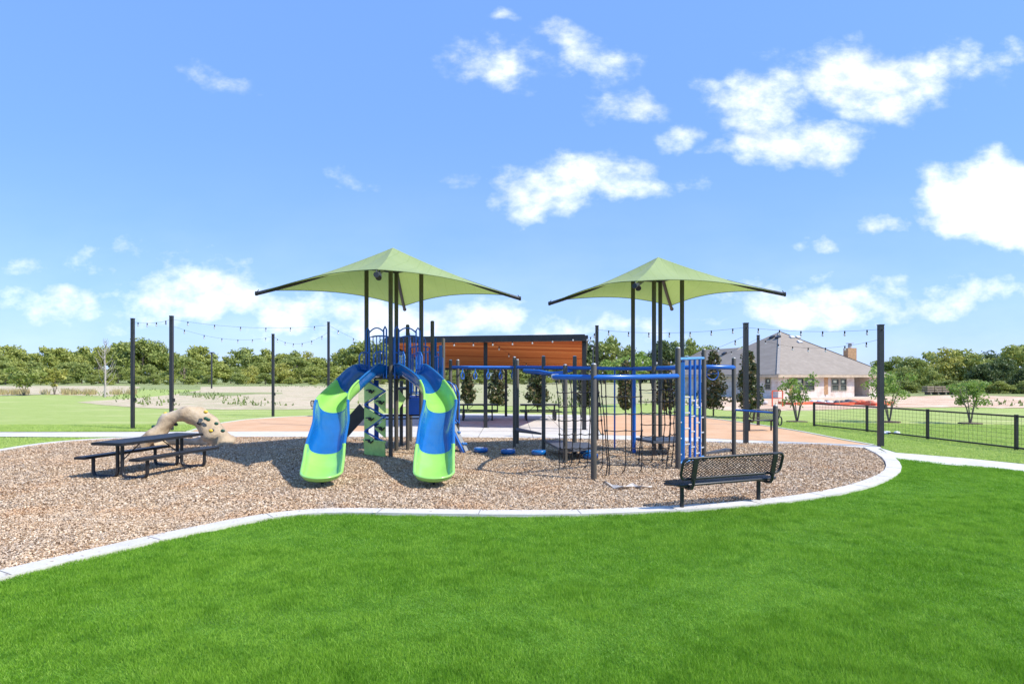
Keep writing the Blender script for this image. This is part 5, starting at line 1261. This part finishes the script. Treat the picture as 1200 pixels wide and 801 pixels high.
    net('climbing_net', [PZ(x, D, 2.08) for x, D in ((749, 14.3), (763, 14.8), (777, 14.4), (785, 14.0))], [PZ(x, D, zat(D, 538)) for x, D in ((749, 14.2), (764, 14.6), (776, 14.3), (782, 14.0))], 7, curl=.05, seed=4)
    net('climbing_net', [PZ(x, D, 2.08) for x, D in ((782, 13.7), (787, 13.8))], [PZ(x, D, zat(D, 548)) for x, D in ((781, 13.6), (786, 13.8))], 8, curl=.07, seed=5)
    # platforms
    m = MB(); m.prism([(E.x, E.y), (PZ(655, 15.0, 0).x, 15.0), (PZ(672, 14.7, 0).x, 14.7), (PZ(695, 15.2, 0).x, 15.2), (PZ(690, 16.3, 0).x, 16.3), (K.x, K.y + .1)], .27, .33); m.build('platform', deckm, root)
    m = MB(); m.prism([(PZ(742, 16.7, 0).x, 16.7), (PZ(766, 15.7, 0).x, 15.7), (PZ(796, 15.9, 0).x, 15.9), (PZ(795, 17.2, 0).x, 17.2)], .36, .42); m.build('platform', deckm, root)
    m = MB(); m.prism([(L1.x + .03, L1.y + .08), (L2.x - .03, L2.y + .03), (L2.x - .1, L2.y + .3)], .17, .23); m.build('platform', deckm, root)
    # vertical ladder wall
    xs = (801, 808.5, 814.2, 820); dd = (14.0, 14.2, 14.4, 14.6); P0 = [PZ(x, d_, 0) for x, d_ in zip(xs, dd)]
    for p in P0: m = MB(); m.tube([(p.x, p.y, .15), (p.x, p.y, HC + (HZ - 420) / FP * p.y)], .034, 8); m.build('ladder_upright', blue, root)
    m = MB(); m.tube([N2 + Vector((0, 0, HC + (HZ - 420.5) / FP * N2.y)), L1 + Vector((0, 0, HC + (HZ - 419.5) / FP * L1.y))], .035, 8); m.tube([N2 + Vector((0, 0, .14)), L1 + Vector((0, 0, .14))], .03, 8); m.build('ladder_rail', simple('pale_blue_metal', (.10, .30, .62), .35), root)
    lad = [N2] + P0 + [L1]
    m = MB(); zbase = [.22, .05, .33, .16, .27]
    for i in range(5):
        z = zbase[i] + .1
        while z < (1.25 if i in (0, 4) else 1.7): m.tube([lad[i] + Vector((0, 0, z)), lad[i + 1] + Vector((0, 0, z))], .022, 6); z += .37
    m.build('ladder_rungs', greym, root)
    # small spinner ring
    m = MB(); c = PZ(835, 15.2, HC + (HZ - 437.5) / FP * 15.2); m.tube([c + Vector((math.cos(k * .3927) * .15, .02 * math.sin(k), math.sin(k * .3927) * .16)) for k in range(16)], .014, 6, closed=True)
    m.tube([c + Vector((0, 0, .16)), c + Vector((0, 0, .24))], .014, 6); m.tube([c + Vector((-.15, 0, 0)), c + Vector((.15, 0, 0))], .01, 6); m.build('hand_wheel', blue, root)
    # chin-up bar
    m = MB(); m.tube([L2 + Vector((0, 0, HC - (480 - HZ) / FP * L2.y)), Q + Vector((0, 0, HC - (483.5 - HZ) / FP * Q.y))], .025, 8); m.build('chin_up_bar', blue, root)
    m = MB(); c = Q + Vector((.11, 0, 1.02)); m.tube([c + Vector((math.cos(k * .3927) * .05, 0, math.sin(k * .3927) * .11)) for k in range(16)], .016, 6, closed=True); m.build('grip_loop', black, root)
climber()

# ------------------------------------------------------------ stepping pods
for px, py, lb in ((563.5, 528.5, 'blue round stepping pod nearest the rock ramp, leftmost of the row'), (595.5, 530.5, 'blue round stepping pod in the middle of the front row of three'), (631.5, 531.5, 'blue round stepping pod just left of the net climber platform'), (688, 531, 'blue stepping pod behind its twin beside the near net post'), (692, 536, 'blue stepping pod nearest the thick net post, in front of its twin')):
    b = G(px, py + 2.2); root = thing('stepping_pod', (b.x, b.y, 0), lb, 'stepping pod', 'blue stepping pods on the wood chips')
    m = MB(); m.tube([(0, 0, .035), (0, 0, .05), (0, 0, .13), (0, 0, .155), (0, 0, .16)], [.16, .20, .205, .18, .14], 20); local_build(m, 'pod_top', blue_pl, root)
    m = MB(); m.tube([(0, 0, -.05), (0, 0, .04)], .07, 12); local_build(m, 'stem', black, root)
# torn fabric strip lying on the chips
m = MB(); pts = [G(708, 565, .03), G(718, 570, .04), G(730, 571.5, .05), (G(742, 568, .03)), G(752, 571, .05), G(764, 570, .03)]
vs = []; w_ = [.10, .14, .06, .12, .05, .02]
for i, p in enumerate(pts): vs += [p + Vector((0, w_[i], .02 * (i % 2))), p - Vector((0, w_[i], -.05 * ((i + 1) % 2)))]
vs += [Vector(v_) + Vector((0, 0, -.012)) for v_ in vs]
n_ = len(pts); fs = []
for i in range(n_ - 1): a_ = 2 * i; fs += [(a_, a_ + 1, a_ + 3, a_ + 2), (a_ + 2 * n_, a_ + 2 + 2 * n_, a_ + 3 + 2 * n_, a_ + 1 + 2 * n_), (a_, a_ + 2, a_ + 2 + 2 * n_, a_ + 2 * n_), (a_ + 1, a_ + 1 + 2 * n_, a_ + 3 + 2 * n_, a_ + 3)]
m.add(vs, fs); tag(m.build('torn_fabric', simple('dirty_white_fabric', (.55, .50, .44), .9, .35, 9)), 'torn scrap of dirty white fabric on the wood chips by the near net post', 'fabric scrap')

# ------------------------------------------------------------ strings
string(pp['a'], pp['b'], .10, 4, 'short string of bulbs between the two leftmost poles')
string(pp['b'], pp['d'], .22, 6, 'upper string of bulbs from the second pole to the pole left of the slide')
string(pp['b'] - Vector((0, 0, .25)), pp['c'], .35, 6, 'drooping string of bulbs from the second pole to the third')
string(pp['c'], pp['d'] - Vector((0, 0, .3)), .45, 6, 'drooping string of bulbs from the third pole to the fourth')
string(pp['d'], PD + Vector((.1, 0, .2)), .3, 8, 'string of bulbs from the pole left of the slide back to the pavilion')
string(PA + Vector((0, -.2, .05)), PB + Vector((0, -.2, .12)), .16, 10, 'string of bulbs hung along the front beam of the pavilion')
string(PB + Vector((0, -.2, .15)), pp['e'], .16, 3, 'short string of bulbs from the pavilion corner to the pole beside it')
string(pp['e'], pp['f'], .14, 7, 'upper string of bulbs passing behind the right canopy posts')
string(pp['f'], pp['h'], .10, 6, 'upper string of bulbs over the house roof to the rightmost pole')
string(pp['g'], pp['h'] - Vector((0, 0, .3)), .35, 7, 'lower drooping string of bulbs in front of the house roof')
string(PC + Vector((0, 0, .1)), pp['g'], .9, 12, 'long drooping string of bulbs against the dark oaks right of the pavilion')
string(PB + Vector((0, -.1, -.1)), pp['f'] - Vector((0, 0, .25)), .75, 11, 'lower string of bulbs from the pavilion corner to the thick pole by the house')
string(PA.lerp(PB, .55) + Vector((0, -.2, -.05)), PC.lerp(PD, .2) + Vector((0, 0, -.15)), .25, 7, 'string of bulbs crossing under the orange pavilion ceiling')
# drop unused tree prototypes
for k, o in V4.items():
    if o.get('_u', 0) == 0:
        for ch in list(o.children): bpy.data.objects.remove(ch)
        bpy.data.objects.remove(o)
    else: del o['_u']
